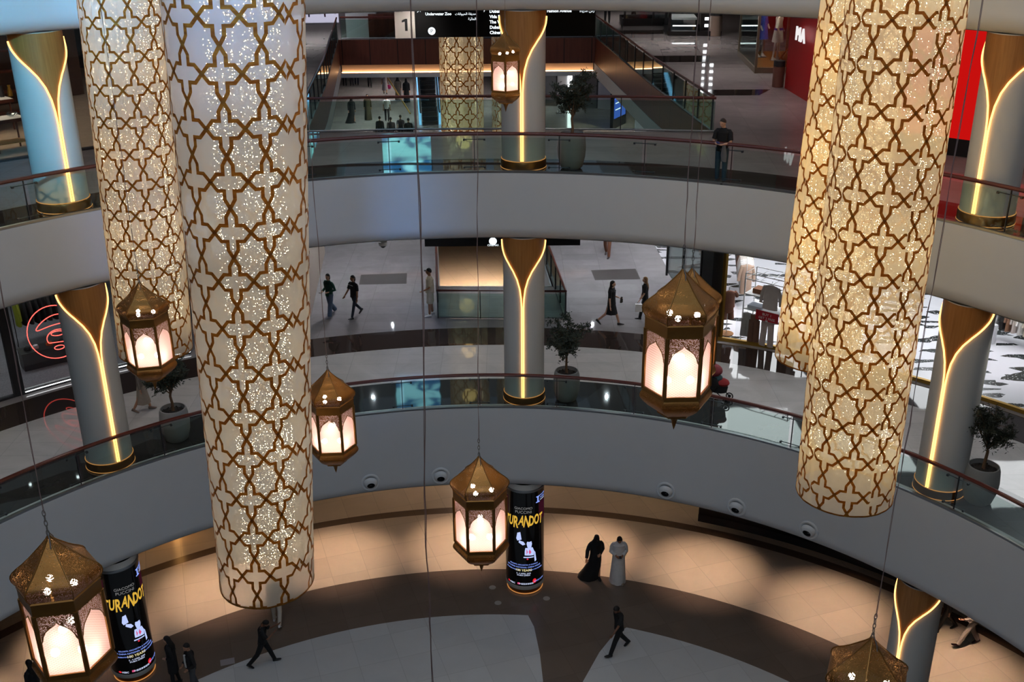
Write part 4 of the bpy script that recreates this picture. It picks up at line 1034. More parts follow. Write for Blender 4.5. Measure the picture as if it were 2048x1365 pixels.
A1 = ''.join(map(chr, [0xFE95, 0xFE8E, 0xFEE7, 0xFE8D, 0xFEEE, 0xFEF4, 0xFEA4, 0xFEDF, 0xFE8D, 0x20, 0xFE94, 0xFED8, 0xFEF3, 0xFEAA, 0xFEA3]))
A2 = ''.join(map(chr, [0xFE94, 0xFEF4, 0xFE8B, 0xFE8E, 0xFEE4, 0xFEDF, 0xFE8D]))
A3 = ''.join(map(chr, [0xFE80, 0xFE8E, 0xFEF3, 0xFEAF, 0xFEF7, 0xFE8D, 0x20, 0xFEE6, 0xFEDB, 0xFEAD]))
st_(A1, -.17, .68, .10, align='RIGHT'); st_(A2, -.17, .53, .10, align='RIGHT')
st_('\u2197', -2.0, .76, .2); st_('\u2191', -.02, .76, .2)
for i, tx in enumerate(('Dubai Mall', 'Vida Dubai', 'The Walk', 'Dubai Ice Rink', 'Chinatown')): st_(tx, .24, .74-.158*i, .128, bold=.004)
st_('Fashion Avenue', 2.0, .74, .118, bold=.003); st_(A3, 3.46, .74, .115, align='RIGHT')
pd = MB().lathe([(0, 0), (.115, 0)], 24); pd.v = [tuple(FR @ Vector(q_)+Vector((-1.55, -.088, .21))) for q_ in pd.v]; pd.build('parking_disc', SW, s)
text_obj('parking_letter', 'P', .17, BLKP, s, Matrix.Translation((-1.55, -.096, .15)) @ FR, ext=.002, align='CENTER')
p0, p1 = aty(850, 492, 33.8), aty(1160, 492, 33.8)
s2 = thing('hanging_sign', 'black directory sign of which only the lower edge shows below the middle fascia', 'sign', (0, p0.y, p0.z))
MB().box(((p0.x+p1.x)/2, 0, .55), (p1.x-p0.x, .16, 1.1)).build('board', M['black'], s2)
MB().box(((p0.x+p1.x)/2, 0, 1.3), (p1.x-p0.x-.5, .08, .46)).build('hanger', M['darksteel'], s2)
pd = MB().lathe([(0, 0), (.13, 0)], 24); xx = aty(986, 487, 33.8).x; pd.v = [tuple(FR @ Vector(q_)+Vector((xx, -.09, .17))) for q_ in pd.v]; pd.build('cinema_disc', SW, s2)
st_('CINEMAS', xx, .0, .09, align='CENTER', par=s2)

# ------------------------------------------------------------------ escalator on the far concourse
es = thing('escalator', 'black escalator with blue lit side panels rising on the far concourse', 'escalator', (-4.45, 56.3, ZL), rad(6))
b = MB()
for i in range(22): b.box((0, .2+.4*i, .1+.23*i), (1.0, .4, .23))
b.build('steps', M['black'], es)
sl_ = Matrix.Rotation(atan2(.23, .4), 4, 'X')
for x in (-.62, .62):
    MB().box((x, 4.3, 2.9), (.1, 9.9, .85), M4=sl_).build('side_panel', M['shopglass'], es)
    MB().tube([(x, -.6, .95), (x, .1, 1.0), (x, 8.6, 5.85)], .05, 8).build('handrail', M['black'], es)
    MB().box((x*1.05, 4.3, 2.55), (.16, 9.9, .22), M4=sl_).build('light_strip', em('blue_strip', (.25, .6, 1, 1), 1.2), es)
b = MB().tube([(-3.4, 9, 2.9), (-1.3, -.5, .9)], .05, 8); b.build('queue_rail', M['brass'], es)

# LED walls of the second atrium (face the rotunda, seen mirrored in the polished floors)
def led_wall(label, x0, x1, z0, z1, y):
    k = NT('led_image'); co = k.n('TexCoord').outputs['Object']
    nz = k.n('TexNoise', {'Vector': k.n('Mapping', {'Vector': co, 'Scale': (.5, 1, 1.6)}).outputs[0], 'Scale': 1., 'Detail': 2., 'Distortion': 1.}).outputs['Fac']
    r = k.n('ValToRGB', {0: nz}); e = r.color_ramp.elements; e[0].position = .42; e[0].color = (.02, .12, .3, 1); e[1].position = .52; e[1].color = (.35, .85, 1, 1)
    m = k.end(k.n('Emission', {'Color': r.outputs[0], 'Strength': 3.2}).outputs[0]); 
    t = thing('led_wall', label, 'screen', ((x0+x1)/2, y, (z0+z1)/2))
    MB().box((0, .06, 0), (x1-x0+.1, .1, z1-z0+.1)).build('housing', M['black'], t)
    MB().add([((x0-x1)/2, 0, (z0-z1)/2), ((x1-x0)/2, 0, (z0-z1)/2), ((x1-x0)/2, 0, (z1-z0)/2), ((x0-x1)/2, 0, (z1-z0)/2)], [(0, 1, 2, 3)], 0, False).build('display', m, t)
led_wall('blue video wall high over the wood lined opening, mirrored in the floors', -6.0, -3.4, 18.7, 22.0, 42.2)

# ------------------------------------------------------------------ shops
rs = 21.4
def arc_glass(t, nm, a0, a1, r, z0, z1, mat, n=12): return MB().lathe([(r, z0), (r, z1)], n, a0=rad(a0), a1=rad(a1)).build(nm, mat, t)
# bright clothes shop, lower gallery right
k = NT('shard_floor'); co = k.n('TexCoord').outputs['Object']
mp = k.n('Mapping', {'Vector': co, 'Rotation': (0, 0, .6), 'Scale': (1, 2.6, 1)})
vo = k.n('TexVoronoi', {'Vector': mp.outputs[0], 'Scale': 1.5, 'Randomness': .95}); vx = k.n('SeparateXYZ', {0: vo.outputs['Color']})
nz = k.n('TexNoise', {'Vector': co, 'Scale': 7., 'Detail': 3., 'Distortion': 2.}).outputs['Fac']
f = k.math('MULTIPLY', k.math('GREATER_THAN', vx.outputs[0], .80), k.n('MapRange', {0: nz, 1: .3, 2: .42}).outputs[0])
c = k.mix(f, rgb(226, 226, 232), rgb(34, 40, 38))
M['shard'] = k.end(k.n('BsdfPrincipled', {'Base Color': c, 'Roughness': .18}).outputs[0])
pa = [(rs*cos(rad(a)), rs*sin(rad(a))) for a in range(18, 69, 2)]
inlay('floor_shop_white', [(30, 6.6)]+pa+[(7.3, 26.5), (7.0, 34), (30, 34)], ZL+.012, M['shard'])
struct(MB().box((19, 34, 9.6), (25, .2, 5.1)).build('wall_shop_white_back', pm('shop_white', rgb(235, 235, 238), .6)))
sf = thing('shopfront', 'glazed shopfront with brass frame of the bright clothes shop on the lower right', 'shopfront', (0, 0, ZL))
MB().lathe([(rs+.02, 0), (rs-.1, 0), (rs-.1, .12), (rs+.02, .12)], 40, a0=rad(18), a1=rad(68), sm=False).build('brass_sill', M['brass'], sf)
arc_glass(sf, 'glazing', 18, 66.5, rs, .12, 4.2, M['shopglass'], 30)
MB().lathe([(rs-.1, 4.2), (rs-.1, 5.3), (rs+.1, 5.3), (rs+.1, 4.2)], 40, a0=rad(18), a1=rad(68), sm=False).build('header', M['black'], sf)
MB().box((7.75, 20.15, 2.6), (.5, .6, 5.2), rad(25)).build('pier', M['black'], sf); MB().box((8.08, 19.82, 2.6), (.1, .14, 5.2), rad(25)).build('brass_post', M['brass'], sf)
for d in (47.5, 46): MB().box(((rs-.12)*cos(rad(d)), (rs-.12)*sin(rad(d)), 2.6), (.25, .75, 5.2), rad(d)).build('pier', M['black'], sf)
for yy in (21.5, 24, 26.5): MB().box((7.7-(yy-20.2)*.09, yy, 2.6), (.08, .12, 5.2)).build('side_mullion', M['black'], sf)
MB().box((7.42, 23.5, 2.6), (.03, 6.2, 4.9), rad(5)).build('side_glazing', M['shopglass'], sf)
a = rad(46.6); text_obj('fascia_letter', 'N', .55, em('gold_sign', rgb(200, 170, 110), .5, False), sf, Matrix.Translation(((rs-.36)*cos(a), (rs-.36)*sin(a), 1.75)) @ Matrix.Rotation(a-pi/2, 4, 'Z') @ FR, ext=.01, align='CENTER')
# garments
def shirt(b, w=.5, h=.62, sleeve=.5, d=.08, mi=0):
    b.loft([(0, 0, -h, w*.46, d), (0, 0, -h*.5, w*.43, d*.9), (0, 0, -.1, w*.46, d*.8), (0, 0, -.03, w*.36, d*.6), (0, 0, .0, w*.14, d*.5)], 16, mi, wave=lambda u, q: .06*sin(7*q)*(1-u))
    for sg in (1, -1): b.tube([(sg*w*.38, 0, -.06), (sg*w*.55, .01, -.06-sleeve*.5), (sg*w*.6, .02, -.06-sleeve)], [(.07, .06), (.065, .05), (.055, .04)], 8, mi)
def trousers(b, w=.4, h=1., mi=0):
    b.loft([(0, 0, -.25, w*.5, .07), (0, 0, -.05, w*.48, .06), (0, 0, 0, w*.46, .05)], 14, mi)
    for sg in (1, -1): b.tube([(sg*w*.24, 0, -.2), (sg*w*.28, .01, -h*.6), (sg*w*.32, 0, -h)], [(.12, .07), (.11, .06), (.115, .05)], 10, mi)
def garment(kind, label, col, loc, rz=0, **kw):
    t = thing(kind, label, 'clothing', loc, rz); b = MB()
    (shirt if kind == 'hanging_shirt' else trousers)(b, **kw); b.build('fabric', cloth(col), t)
    hb = MB(); wd = .2; hb.tube([(-wd, 0, -.03), (0, 0, .03), (wd, 0, -.03)], .008, 5); hb.tube([(0, 0, .03), (0, 0, .1), (.02, 0, .13), (0, 0, .15)], .005, 5); hb.build('hanger', M['white'], t)
    return t
def garment_rail(name, label, loc, rz, L, h, mat=M['brass']):
    t = thing(name, label, 'clothes rail', loc, rz); b = MB()
    b.tube([(-L/2, 0, h), (L/2, 0, h)], .014, 6)
    for x in (-L/2, L/2): b.tube([(x, 0, 0), (x, 0, h)], .014, 6); b.tube([(x, -.22, .015), (x, .22, .015)], .014, 6)
    b.build('frame', mat, t); return t
pt = atz(1452, 668, ZL)
ms = thing('display_stand', 'slim stand with round wooden foot carrying a brown T-shirt and shorts in the bright shop', 'display stand', tuple(pt))
b = MB().tube([(0, 0, .03), (0, 0, 1.75)], .015, 6); b.build('pole', M['white'], ms); MB().lathe([(0, 0), (.26, 0), (.26, .03), (0, .04)], 20).build('foot', M['oak'], ms)
garment('hanging_shirt', 'brown T-shirt on the slim stand in the bright shop', (132, 88, 70), (pt.x, pt.y, ZL+1.62), 0.15, w=.52, h=.62, sleeve=.2)
garment('hanging_trousers', 'brown shorts below the brown T-shirt on the slim stand', (126, 84, 66), (pt.x, pt.y, ZL+1.05), 0.15, w=.42, h=.5)
# white gondola
gx = atz(1478, 684, ZL); gy = atz(1560, 706, ZL); gd = (gy-gx); ga = atan2(gd.y, gd.x)
gn = thing('display_gondola', 'white metal display gondola with shelves in the window of the bright shop', 'shop shelf', tuple(gx), ga)
b = MB()
for x in (0, 2.0):
    for y in (0.1, .9): b.tube([(x, y, 0), (x, y, 2.5)], .02, 6)
for z_ in (2.5, 2.3): 
    for y in (.1, .9): b.tube([(0, y, z_), (2, y, z_)], .016, 6)
    for x in (0, .5, 1., 1.5, 2.): b.tube([(x, .1, z_), (x, .9, z_)], .012, 6)
b.build('frame', M['white'], gn)
for z_ in (1.22, 1.75): MB().box((1., .5, z_), (2., .8, .04)).build('shelf', M['white'], gn)
def G(x, y, z_): return Matrix.Translation(gx) @ Matrix.Rotation(ga, 4, 'Z') @ Vector((x, y, z_))
garment('hanging_shirt', 'pale grey shirt hanging at the front of the white gondola', (206, 198, 194), G(1.0, .04, 2.28), ga, w=.6, h=.85, sleeve=.62)
garment('hanging_trousers', 'pale pink trousers hanging under the red sale sign', (204, 190, 184), G(.98, .04, 1.1), ga, w=.48, h=1.02)
garment('hanging_trousers', 'grey satin trousers at the left end of the white gondola', (180, 172, 168), G(.2, .06, 1.1), ga+.3, w=.3, h=.85)
garment('hanging_trousers', 'brown trousers left of the pale pink trousers', (116, 84, 70), G(.48, .06, 1.1), ga+.2, w=.3, h=1.0)
garment('hanging_trousers', 'dark brown trousers at the right end of the white gondola', (84, 62, 56), G(1.6, .06, 1.1), ga-.2, w=.3, h=.9)
garment('hanging_shirt', 'white blouse at the right end of the white gondola', (225, 222, 220), G(1.86, .08, 1.1), ga-.4, w=.4, h=.8, sleeve=.5)
for i, (x, c_, lb) in enumerate(((.35, (150, 100, 70), 'brown box'), (.7, (210, 205, 200), 'folded cream pile'), (1.3, (150, 150, 155), 'folded grey pile'), (1.7, (60, 66, 74), 'folded dark pile'))):
    o = MB().box((0, 0, .08), (.3, .4, .16)).build('folded_clothes', cloth(c_), None, G(x, .5, 1.77)); o.rotation_euler.z = ga; tag(o, lb+' on the upper shelf of the white gondola', 'folded clothes')
o = MB().box((0, 0, .05), (.5, .4, .1)).build('folded_clothes', cloth((206, 214, 226)), None, G(.35, .4, 1.24)); o.rotation_euler.z = ga; tag(o, 'pale blue folded pile on the lower shelf left of the sale sign', 'folded clothes')
sg_ = thing('sale_sign', 'red sale sign reading buy 1 get 3 free on the white gondola', 'sign', tuple(G(1.0, -.12, 1.08)), ga)
MB().box((0, 0, .14), (.82, .03, .34)).build('board', pm('sale_red', rgb(176, 16, 34), .4), sg_)
text_obj('lettering', 'BUY 1', .13, M['white'], sg_, Matrix.Translation((0, -.02, .16)) @ FR, ext=.002, align='CENTER'); text_obj('lettering', 'GET 3 FREE', .12, M['white'], sg_, Matrix.Translation((0, -.02, .03)) @ FR, ext=.002, align='CENTER')
MB().box((0, .03, -.02), (.08, .1, .06)).build('clip', M['white'], sg_)
r1 = garment_rail('clothes_rail', 'white clothes rail with long garments behind the brown T-shirt stand', (9.75, 24.2, ZL), rad(80), 3.2, 1.9, M['white'])
for i in range(16):
    cc = [(60, 58, 62), (90, 86, 88), (120, 84, 66), (214, 204, 196), (226, 222, 220), (190, 160, 140)][min(5, i//3)]
    yy = 25.7-i*.2; garment('hanging_shirt', 'garment on the white rail behind the brown T-shirt stand, number %s from its far end' % ('first second third fourth fifth sixth seventh eighth ninth tenth eleventh twelfth thirteenth fourteenth fifteenth sixteenth'.split()[i]), cc, (9.75+(24.2-yy)*-.17, yy, ZL+1.75), rad(-8+3*(i % 3)), w=.46, h=1.15, sleeve=.6)
for i in range(5):
    garment('hanging_trousers', 'brown garment %s in the row hanging near the back left of the bright shop' % ('first second third fourth fifth'.split()[i]), (128-8*i, 84, 64), (9.3+.3*i, 28.0, ZL+1.9), .3, w=.34, h=1.1)
r2 = garment_rail('clothes_rail', 'brass clothes rail with light garments at the right edge of the bright shop', (18.15, 18.9, ZL), rad(-50), 2.6, 1.5)
for i in range(12):
    q_ = Vector((18.15, 18.9, 0))+Vector((cos(rad(-50)), sin(rad(-50)), 0))*(-1.15+.21*i)
    cc = [(214, 200, 180), (226, 222, 220), (40, 36, 36), (150, 110, 84), (214, 200, 190), (236, 232, 228)][i % 6]
    garment('hanging_shirt', 'garment on the brass rail at the right picture edge, %s from the left' % ('first second third fourth fifth sixth seventh eighth ninth tenth eleventh twelfth'.split()[i]), cc, (q_.x, q_.y, ZL+1.38), rad(30), w=.46, h=.9, sleeve=.5)
o = MB().box((0, 0, .45), (.5, .35, .7)).build('suitcase', pm('case_shell', rgb(225, 225, 230), .3), None, (17.1, 19.3, ZL)); tag(o, 'pale hard suitcase left of the brass clothes rail', 'suitcase'); o.rotation_euler.z = .4; o.location.z -= .1-.012
# shop with neon sign, lower gallery left
nf = thing('shopfront', 'dark framed shopfront with glass of the shop at lower left', 'shopfront', (0, 0, ZL))
arc_glass(nf, 'glazing', 122, 160, 21.6, .06, 4.4, M['shopglass'], 30)
for d in (127.8, 132.6): MB().box((21.6*cos(rad(d)), 21.6*sin(rad(d)), 2.6), (.2, .3, 5.2), rad(d)).build('mullion', M['darkgrey'], nf)
MB().lathe([(21.5, 0), (21.5, .06), (21.7, .06), (21.7, 0)], 30, a0=rad(118), a1=rad(160), sm=False).build('sill', M['darkgrey'], nf)
MB().lathe([(21.48, .07), (21.48, .10)], 20, a0=rad(118), a1=rad(132.2)).build('sill_light', M['wlight'], nf)
MB().lathe([(21.5, 4.4), (21.5, 5.3), (21.7, 5.3), (21.7, 4.4)], 30, a0=rad(118), a1=rad(160), sm=False).build('header', M['black'], nf)
inlay('floor_shop_dark', [(-9.0, 34), (-34, 34), (-34, 6)]+[(21.5*cos(rad(a)), 21.5*sin(rad(a))) for a in range(162, 116, -2)], ZL+.012, pm('speckled_carpet', rgb(112, 112, 116), .85, var=.6, vscale=26))
ne = thing('neon_sign', 'round red neon sign with face like loops hanging in the lower left shop window', 'neon sign', (0, 0, 0))
NP = lambda u, v: aty(u, v, 31.2)
def loop(fn, n=40): return [fn(2*pi*i/n) for i in range(n)]
def el(cu, cv, a_, b_, rot=0): return loop(lambda q: NP(cu+a_*cos(q)*cos(rot)-b_*sin(q)*sin(rot), cv+a_*cos(q)*sin(rot)+b_*sin(q)*cos(rot)))
for nm, pts in (('outer_ring', el(110, 664, 56, 53)), ('brow_loop', loop(lambda q: NP(108+36*cos(q), 645+10*sin(q)-.30*36*cos(q)+5*cos(2*q)))), ('dome_loop', loop(lambda q: NP(116+22*cos(q), 675-16*max(-.6, sin(q))-3*cos(q)))), ('inner_loop', el(115, 667, 13, 4.5, -.15)), ('mouth_loop', el(119, 695, 10, 4, -.2))):
    MB().tube(pts, .014, 6, closed=True).build(nm, M['neon'], ne)
cn = MB()
for u_ in (90, 130): cn.tube([NP(u_, 614), NP(u_, 614)+Vector((0, 0, 1.2))], .006, 4)
cn.build('hanging_wires', M['black'], ne)
bn = thing('display_bench', 'dark display bench with shoes behind the neon sign', 'bench', tuple((atz(60, 745, ZL)+atz(133, 727, ZL))/2+Vector((-.2, .35, 0))), atan2(.7, .94))
MB().box((0, 0, .3), (1.5, .6, .6)).build('block', M['darkgrey'], bn); MB().box((0, 0, .61), (1.54, .64, .02)).build('top', M['black'], bn)
bm_ = bn.matrix_basis
for i, (x, c_, lb) in enumerate(((-.5, BLK, 'black shoe'), (-.25, (200, 200, 204), 'white folded shirt'), (.2, (190, 90, 40), 'orange cap'), (.45, (40, 40, 40), 'black bag'))):
    o = MB().loft([(0, 0, 0, .12, .08), (0, 0, .06, .12, .09), (0.02, 0, .12, .07, .07)], 10).build('display_item', cloth(c_), None, Matrix.Translation(bn.location) @ Matrix.Rotation(bn.rotation_euler.z, 4, 'Z') @ Vector((x, 0, .62))); tag(o, lb+' on the dark bench behind the neon sign', 'merchandise')
r3_ = garment_rail('clothes_rail', 'black clothes rail with jackets behind the neon sign', (-15.4, 20.2, ZL), rad(35), 2.0, 1.9, M['black'])
for i in range(9):
    q_ = Vector((-15.4, 20.2, 0))+Vector((cos(rad(35)), sin(rad(35)), 0))*(-.85+.2*i)
    garment('hanging_shirt', 'jacket on the black rail behind the neon sign, %s from the left' % ('first second third fourth fifth sixth seventh eighth ninth'.split()[i]), [(150, 160, 40), (30, 30, 32), (52, 48, 46), (28, 28, 30), (24, 24, 26), (60, 56, 54), (26, 26, 28), (30, 30, 34), (40, 40, 44)][i], (q_.x, q_.y, ZL+1.75), rad(-50), w=.5, h=.95, sleeve=.65)
r4_ = garment_rail('clothes_rail', 'dark clothes rail at the far left edge of the lower gallery shop', (-16.6, 17.0, ZL), rad(50), 1.6, 1.7, M['black'])
for i in range(6):
    q_ = Vector((-16.6, 17.0, 0))+Vector((cos(rad(50)), sin(rad(50)), 0))*(-.6+.24*i)
    garment('hanging_shirt', 'dark jacket on the rail at the far left edge, %s from the left' % ('first second third fourth fifth sixth'.split()[i]), (30+6*i, 30+5*i, 34+5*i), (q_.x, q_.y, ZL+1.55), rad(-40), w=.5, h=.9, sleeve=.6)
# white wall pieces on the lower gallery left
struct(MB().box((-7.15, 26, 9.6), (.5, 7.5, 5.2), rad(5)).build('wall_left', pm('beige_wall', rgb(190, 176, 164), .6)))
struct(MB().box((-6.66, 22.2, 9.6), (.08, .12, 5.2)).build('trim_7', M['oak']))
# homeware shop, upper gallery left
hf = thing('shopfront', 'dark homeware shopfront with glass at the upper left edge', 'shopfront', (0, 0, ZU))
arc_glass(hf, 'glazing', 118, 160, 21.7, .05, 3.6, M['shopglass'], 30)
for d in (126.3, 131.2): MB().box((21.7*cos(rad(d)), 21.7*sin(rad(d)), 1.9), (.14, .12, 3.8), rad(d)).build('mullion', M['walnut'], hf)
MB().lathe([(21.6, 3.6), (21.6, 4.3), (21.8, 4.3), (21.8, 3.6)], 30, a0=rad(118), a1=rad(160), sm=False).build('header', M['black'], hf)
MB().lathe([(21.6, 0), (21.6, .06), (21.8, .06), (21.8, 0)], 30, a0=rad(118), a1=rad(160), sm=False).build('sill', M['darkgrey'], hf)
inlay('floor_shop_homeware', [(-11.0, 34), (-34, 34), (-34, 6)]+[(21.6*cos(rad(a)), 21.6*sin(rad(a))) for a in range(162, 116, -2)], ZU+.012, pm('homeware_floor', rgb(190, 170, 150), .25, var=.15))
struct(MB().box((-19, 24.2, 16.4), (9.4, .2, 4.2), rad(45)).build('wall_homeware_back', pm('homeware_wall', rgb(70, 48, 38), .6, var=.3)))
M['clear'] = glass_mat('clear_glassware', (.85, .88, .9, 1), .12)
def side_table(label, x, y, rz, w, h):
    t = thing('side_table', label, 'table', (x, y, ZU+.012), rz)
    MB().box((0, 0, h), (w, w*.7, .1)).build('tabletop', M['walnut'], t); MB().box((0, 0, h+.055), (w*.98, w*.68, .012)).build('marble_top', M['white'], t)
    for sx_ in (1, -1):
        for sy in (1, -1): MB().tube([(sx_*w*.44, sy*w*.3, 0), (sx_*w*.44, sy*w*.3, h)], .03, 6).build('leg', M['walnut'], t)
    MB().box((0, 0, .25), (w*.9, w*.6, .03)).build('shelf', M['oak'], t)
    return t
def bowl(label, x, y, z_, r): tag(MB().lathe([(.0, 0), (r*.4, .01), (r, r*.5), (r*.9, r*.8), (r*.75, r*.85)], 16).build('glass_bowl', M['clear'], None, (x, y, z_)), label, 'bowl')
side_table('wooden side table with white top in the homeware shop, left of the upper left column', -14.4, 18.0, .8, 1.0, .92)
side_table('wooden side table at the left picture edge in the homeware shop', -15.0, 17.2, .8, 1.0, .92)
side_table('large wooden table deeper inside the homeware shop', -16.6, 20.8, .8, 2.0, .95)
for i, (x, y, r, lb) in enumerate(((-14.2, 18.1, .17, 'clear glass bowl, larger one on the table left of the upper left column'), (-14.6, 17.8, .12, 'clear glass bowl, smaller one on the table left of the upper left column'), (-15.0, 17.2, .15, 'clear glass bowl on the table at the left picture edge'))): bowl(lb, x, y, ZU+.995, r)
for i in range(9):
    x, y = -17.3+.2*i, 20.2+.16*i
    tag(MB().lathe([(0, 0), (.06+.01*(i % 3), 0), (.08, .15), (.04, .28), (.05, .36)], 12).build('vase', [M['clear'], M['darkgrey'], M['brass']][i % 3], None, (x, y, ZU+1.02)), 'vase %s from the left on the large table in the homeware shop' % ('first second third fourth fifth sixth seventh eighth ninth'.split()[i]), 'vase')
sh_ = thing('display_shelf', 'tall dark shelf with glassware at the back of the homeware shop', 'shelf', (-17.6, 22.6, ZU+.012), rad(45))
for z_ in (.1, .8, 1.5, 2.2, 2.9): MB().box((0, 0, z_), (4, .4, .05)).build('board', M['walnut'], sh_)
for x in (-2, 0, 2): MB().box((x, 0, 1.5), (.06, .4, 3)).build('upright', M['walnut'], sh_)
# upper gallery right: red shop, vitrine, kiosks
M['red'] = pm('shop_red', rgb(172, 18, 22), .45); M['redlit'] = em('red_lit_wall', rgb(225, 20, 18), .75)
rw = thing('shop_portal', 'dark red shop portal wall with white letters behind the right fabric cylinders', 'shopfront', (0, 0, ZU))
v0, v1 = Vector((11.45, 27.6, 0)), Vector((11.75, 21.5, 0)); dd = v1-v0
MB().box(((v0.x+v1.x)/2+.2, (v0.y+v1.y)/2, 2.1), (dd.length, .3, 4.2), atan2(dd.y, dd.x)).build('wall_panel', M['red'], rw)
for i, ch in enumerate('MANGO'[:2]):
    text_obj('portal_letter', ch, .72, em('portal_white', (1, .95, .95, 1), .9, False), rw, Matrix.Translation((11.40+.02*i, 25.95-.6*i, 2.0)) @ Matrix.Rotation(atan2(dd.y, dd.x), 4, 'Z') @ FR, ext=.03, align='CENTER')
rp = thing('shop_portal', 'bright red shop portal beside the upper right column', 'shopfront', (0, 0, ZU))
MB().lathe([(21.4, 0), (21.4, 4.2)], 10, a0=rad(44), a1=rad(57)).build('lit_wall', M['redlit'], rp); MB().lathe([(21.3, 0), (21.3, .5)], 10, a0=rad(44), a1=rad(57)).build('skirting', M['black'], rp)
MB().lathe([(21.4, 0), (21.4, 4.2)], 10, a0=rad(24), a1=rad(38)).build('side_wall', M['red'], rp)
MB().lathe([(21.3, 0), (21.3, 4.2)], 4, a0=rad(38), a1=rad(44)).build('doorway', M['black'], rp)
vt = thing('glass_vitrine', 'tall glass display case with pale frame and wooden floor on the upper gallery', 'display case', (12.2, 33.5, ZU), rad(-3))
b = MB(); X0, X1, Y0, Y1 = -.95, 1.2, -2.4, 2.4
for x in (X0, X1):
    for y in (Y0, Y1): b.box((x, y, 2), (.1, .1, 4))
for z_ in (.12, 4): 
    for y in (Y0, Y1): b.box(((X0+X1)/2, y, z_), (X1-X0, .1, .22 if z_ < 1 else .1))
    for x in (X0, X1): b.box((x, 0, z_), (.1, Y1-Y0, .22 if z_ < 1 else .1))
b.build('frame', pm('champagne_frame', rgb(150, 136, 118), .4, .3), vt)
MB().box(((X0+X1)/2, 0, .12), (X1-X0, Y1-Y0, .2)).build('floor_panel', M['oak'], vt)
for nm_, c_, d_ in (('glass_side', (X0, 0, 2.1), (.02, Y1-Y0, 3.7)), ('glass_front', ((X0+X1)/2, Y0, 2.1), (X1-X0, .02, 3.7))): MB().box(c_, d_).build(nm_, M['shopglass'], vt)
MB().box((X1, .3, 2.1), (.05, 3, 3.7)).build('back_panel', pm('vitrine_back', rgb(110, 100, 90), .6, var=.4), vt)
def mannequin(label, x, y, rz, c1, c2):
    t = thing('mannequin', label, 'mannequin', (x, y, ZU+.22), rz); t.scale = (1.25,)*3
    vs = [(0, 0, .95), (0, 0, 1.15), (0, 0, 1.38), (0, .0, 1.52), (0, .01, 1.66), (-.09, 0, .9), (-.1, .03, .5), (-.1, 0, .08), (.09, 0, .9), (.11, -.05, .5), (.12, -.1, .08), (-.18, 0, 1.42), (-.24, .04, 1.15), (-.2, .16, .95), (.18, 0, 1.42), (.26, .0, 1.15), (.24, .1, .92)]
    me = skin_mesh([Vector(v) for v in vs], [(0, 1), (1, 2), (2, 3), (3, 4), (0, 5), (5, 6), (6, 7), (0, 8), (8, 9), (9, 10), (2, 11), (11, 12), (12, 13), (2, 14), (14, 15), (15, 16)], [.12, .1, .12, .045, .08, .085, .055, .035, .085, .055, .035, .05, .04, .03, .05, .04, .03], 2)
    me.materials.append(M['white']); link('figure', me, t)
    MB().loft([(0, 0, .62, .24, .2), (0, 0, 1.0, .18, .15), (0, 0, 1.2, .14, .12), (0, 0, 1.42, .18, .13), (0, 0, 1.5, .08, .07)], 16, wave=lambda u, q: .05*(1-u)*sin(7*q)).build('dress', c1, t)
    MB().tube([(-.24, .03, 1.1), (-.18, 0, 1.42), (0, 0, 1.49), (.18, 0, 1.42), (.25, 0, 1.1)], [.07, .07, .06, .07, .07], 8).build('sleeves', c1, t)
    if c2: MB().loft([(0, 0, 1.02, .185, .155), (0, 0, 1.1, .17, .145)], 16).build('belt', c2, t)
    for x_, y_ in ((-.1, 0), (.12, -.1)): MB().loft([(x_, y_+.06, 0, .045, .12), (x_, y_+.03, .05, .04, .08), (x_, y_, .12, .035, .04)], 10).build('shoe', M['white'], t)
    MB().lathe([(0, 0), (.22, 0), (.22, .012), (0, .015)], 20).build('stand', M['steel'], t)
blue = pm('blue_print', rgb(50, 80, 190), .7, var=.7, vscale=14)
mannequin('white mannequin in blue patterned dress in the glass vitrine, left one', 12.0, 34.2, -2.2, blue, None)
mannequin('white mannequin in white dress with blue belt in the glass vitrine, middle one', 12.45, 33.2, -2.0, cloth((225, 225, 225)), blue)
mannequin('white mannequin in white shirt holding blue cloth in the glass vitrine, right one', 13.0, 32.0, -1.8, cloth((200, 205, 210)), blue)
dc = thing('deck_chair', 'wooden deck chair with striped seat in the glass vitrine', 'chair', (12.6, 31.9, ZU+.22), -1.2)
b = MB()
for sg in (.25, -.25): b.tube([(-.4, sg, .05), (.45, sg, .8)], .025, 6); b.tube([(.35, sg, .0), (-.3, sg, .5)], .025, 6)
b.build('frame', M['oak'], dc); MB().add([(-.35, -.22, .12), (-.35, .22, .12), (.0, .22, .25), (.0, -.22, .25), (.43, .22, .78), (.43, -.22, .78)], [(0, 1, 2, 3), (3, 2, 4, 5)]).build('sling', cloth((220, 210, 170)), dc)
def bin_(label, x, y, r, h, c_):
    t = thing('litter_bin', label, 'bin', (x, y, ZU)); MB().lathe([(r, 0), (r, h*.78)], 24).build('drum', c_, t); MB().lathe([(r, h*.8), (r, h), (0, h+.01)], 24).build('lid', M['darksteel'], t); MB().lathe([(r*.7, h*.76), (r*.7, h*.82)], 16).build('slot', M['black'], t)
bin_('tall cylindrical litter bin beside the dark kiosk in the upper background', 11.6, 43.2, .32, 1.3, pm('bin_beige', rgb(150, 130, 116), .5)); bin_('brown cylindrical litter bin beside the red portal wall', 11.3, 27.9, .22, 1.0, pm('bin_brown', rgb(120, 76, 64), .5))
kk = thing('retail_kiosk', 'black framed kiosk with rows of small lights in the upper background', 'kiosk', (10.6, 44.6, ZU), rad(-4))
b = MB()
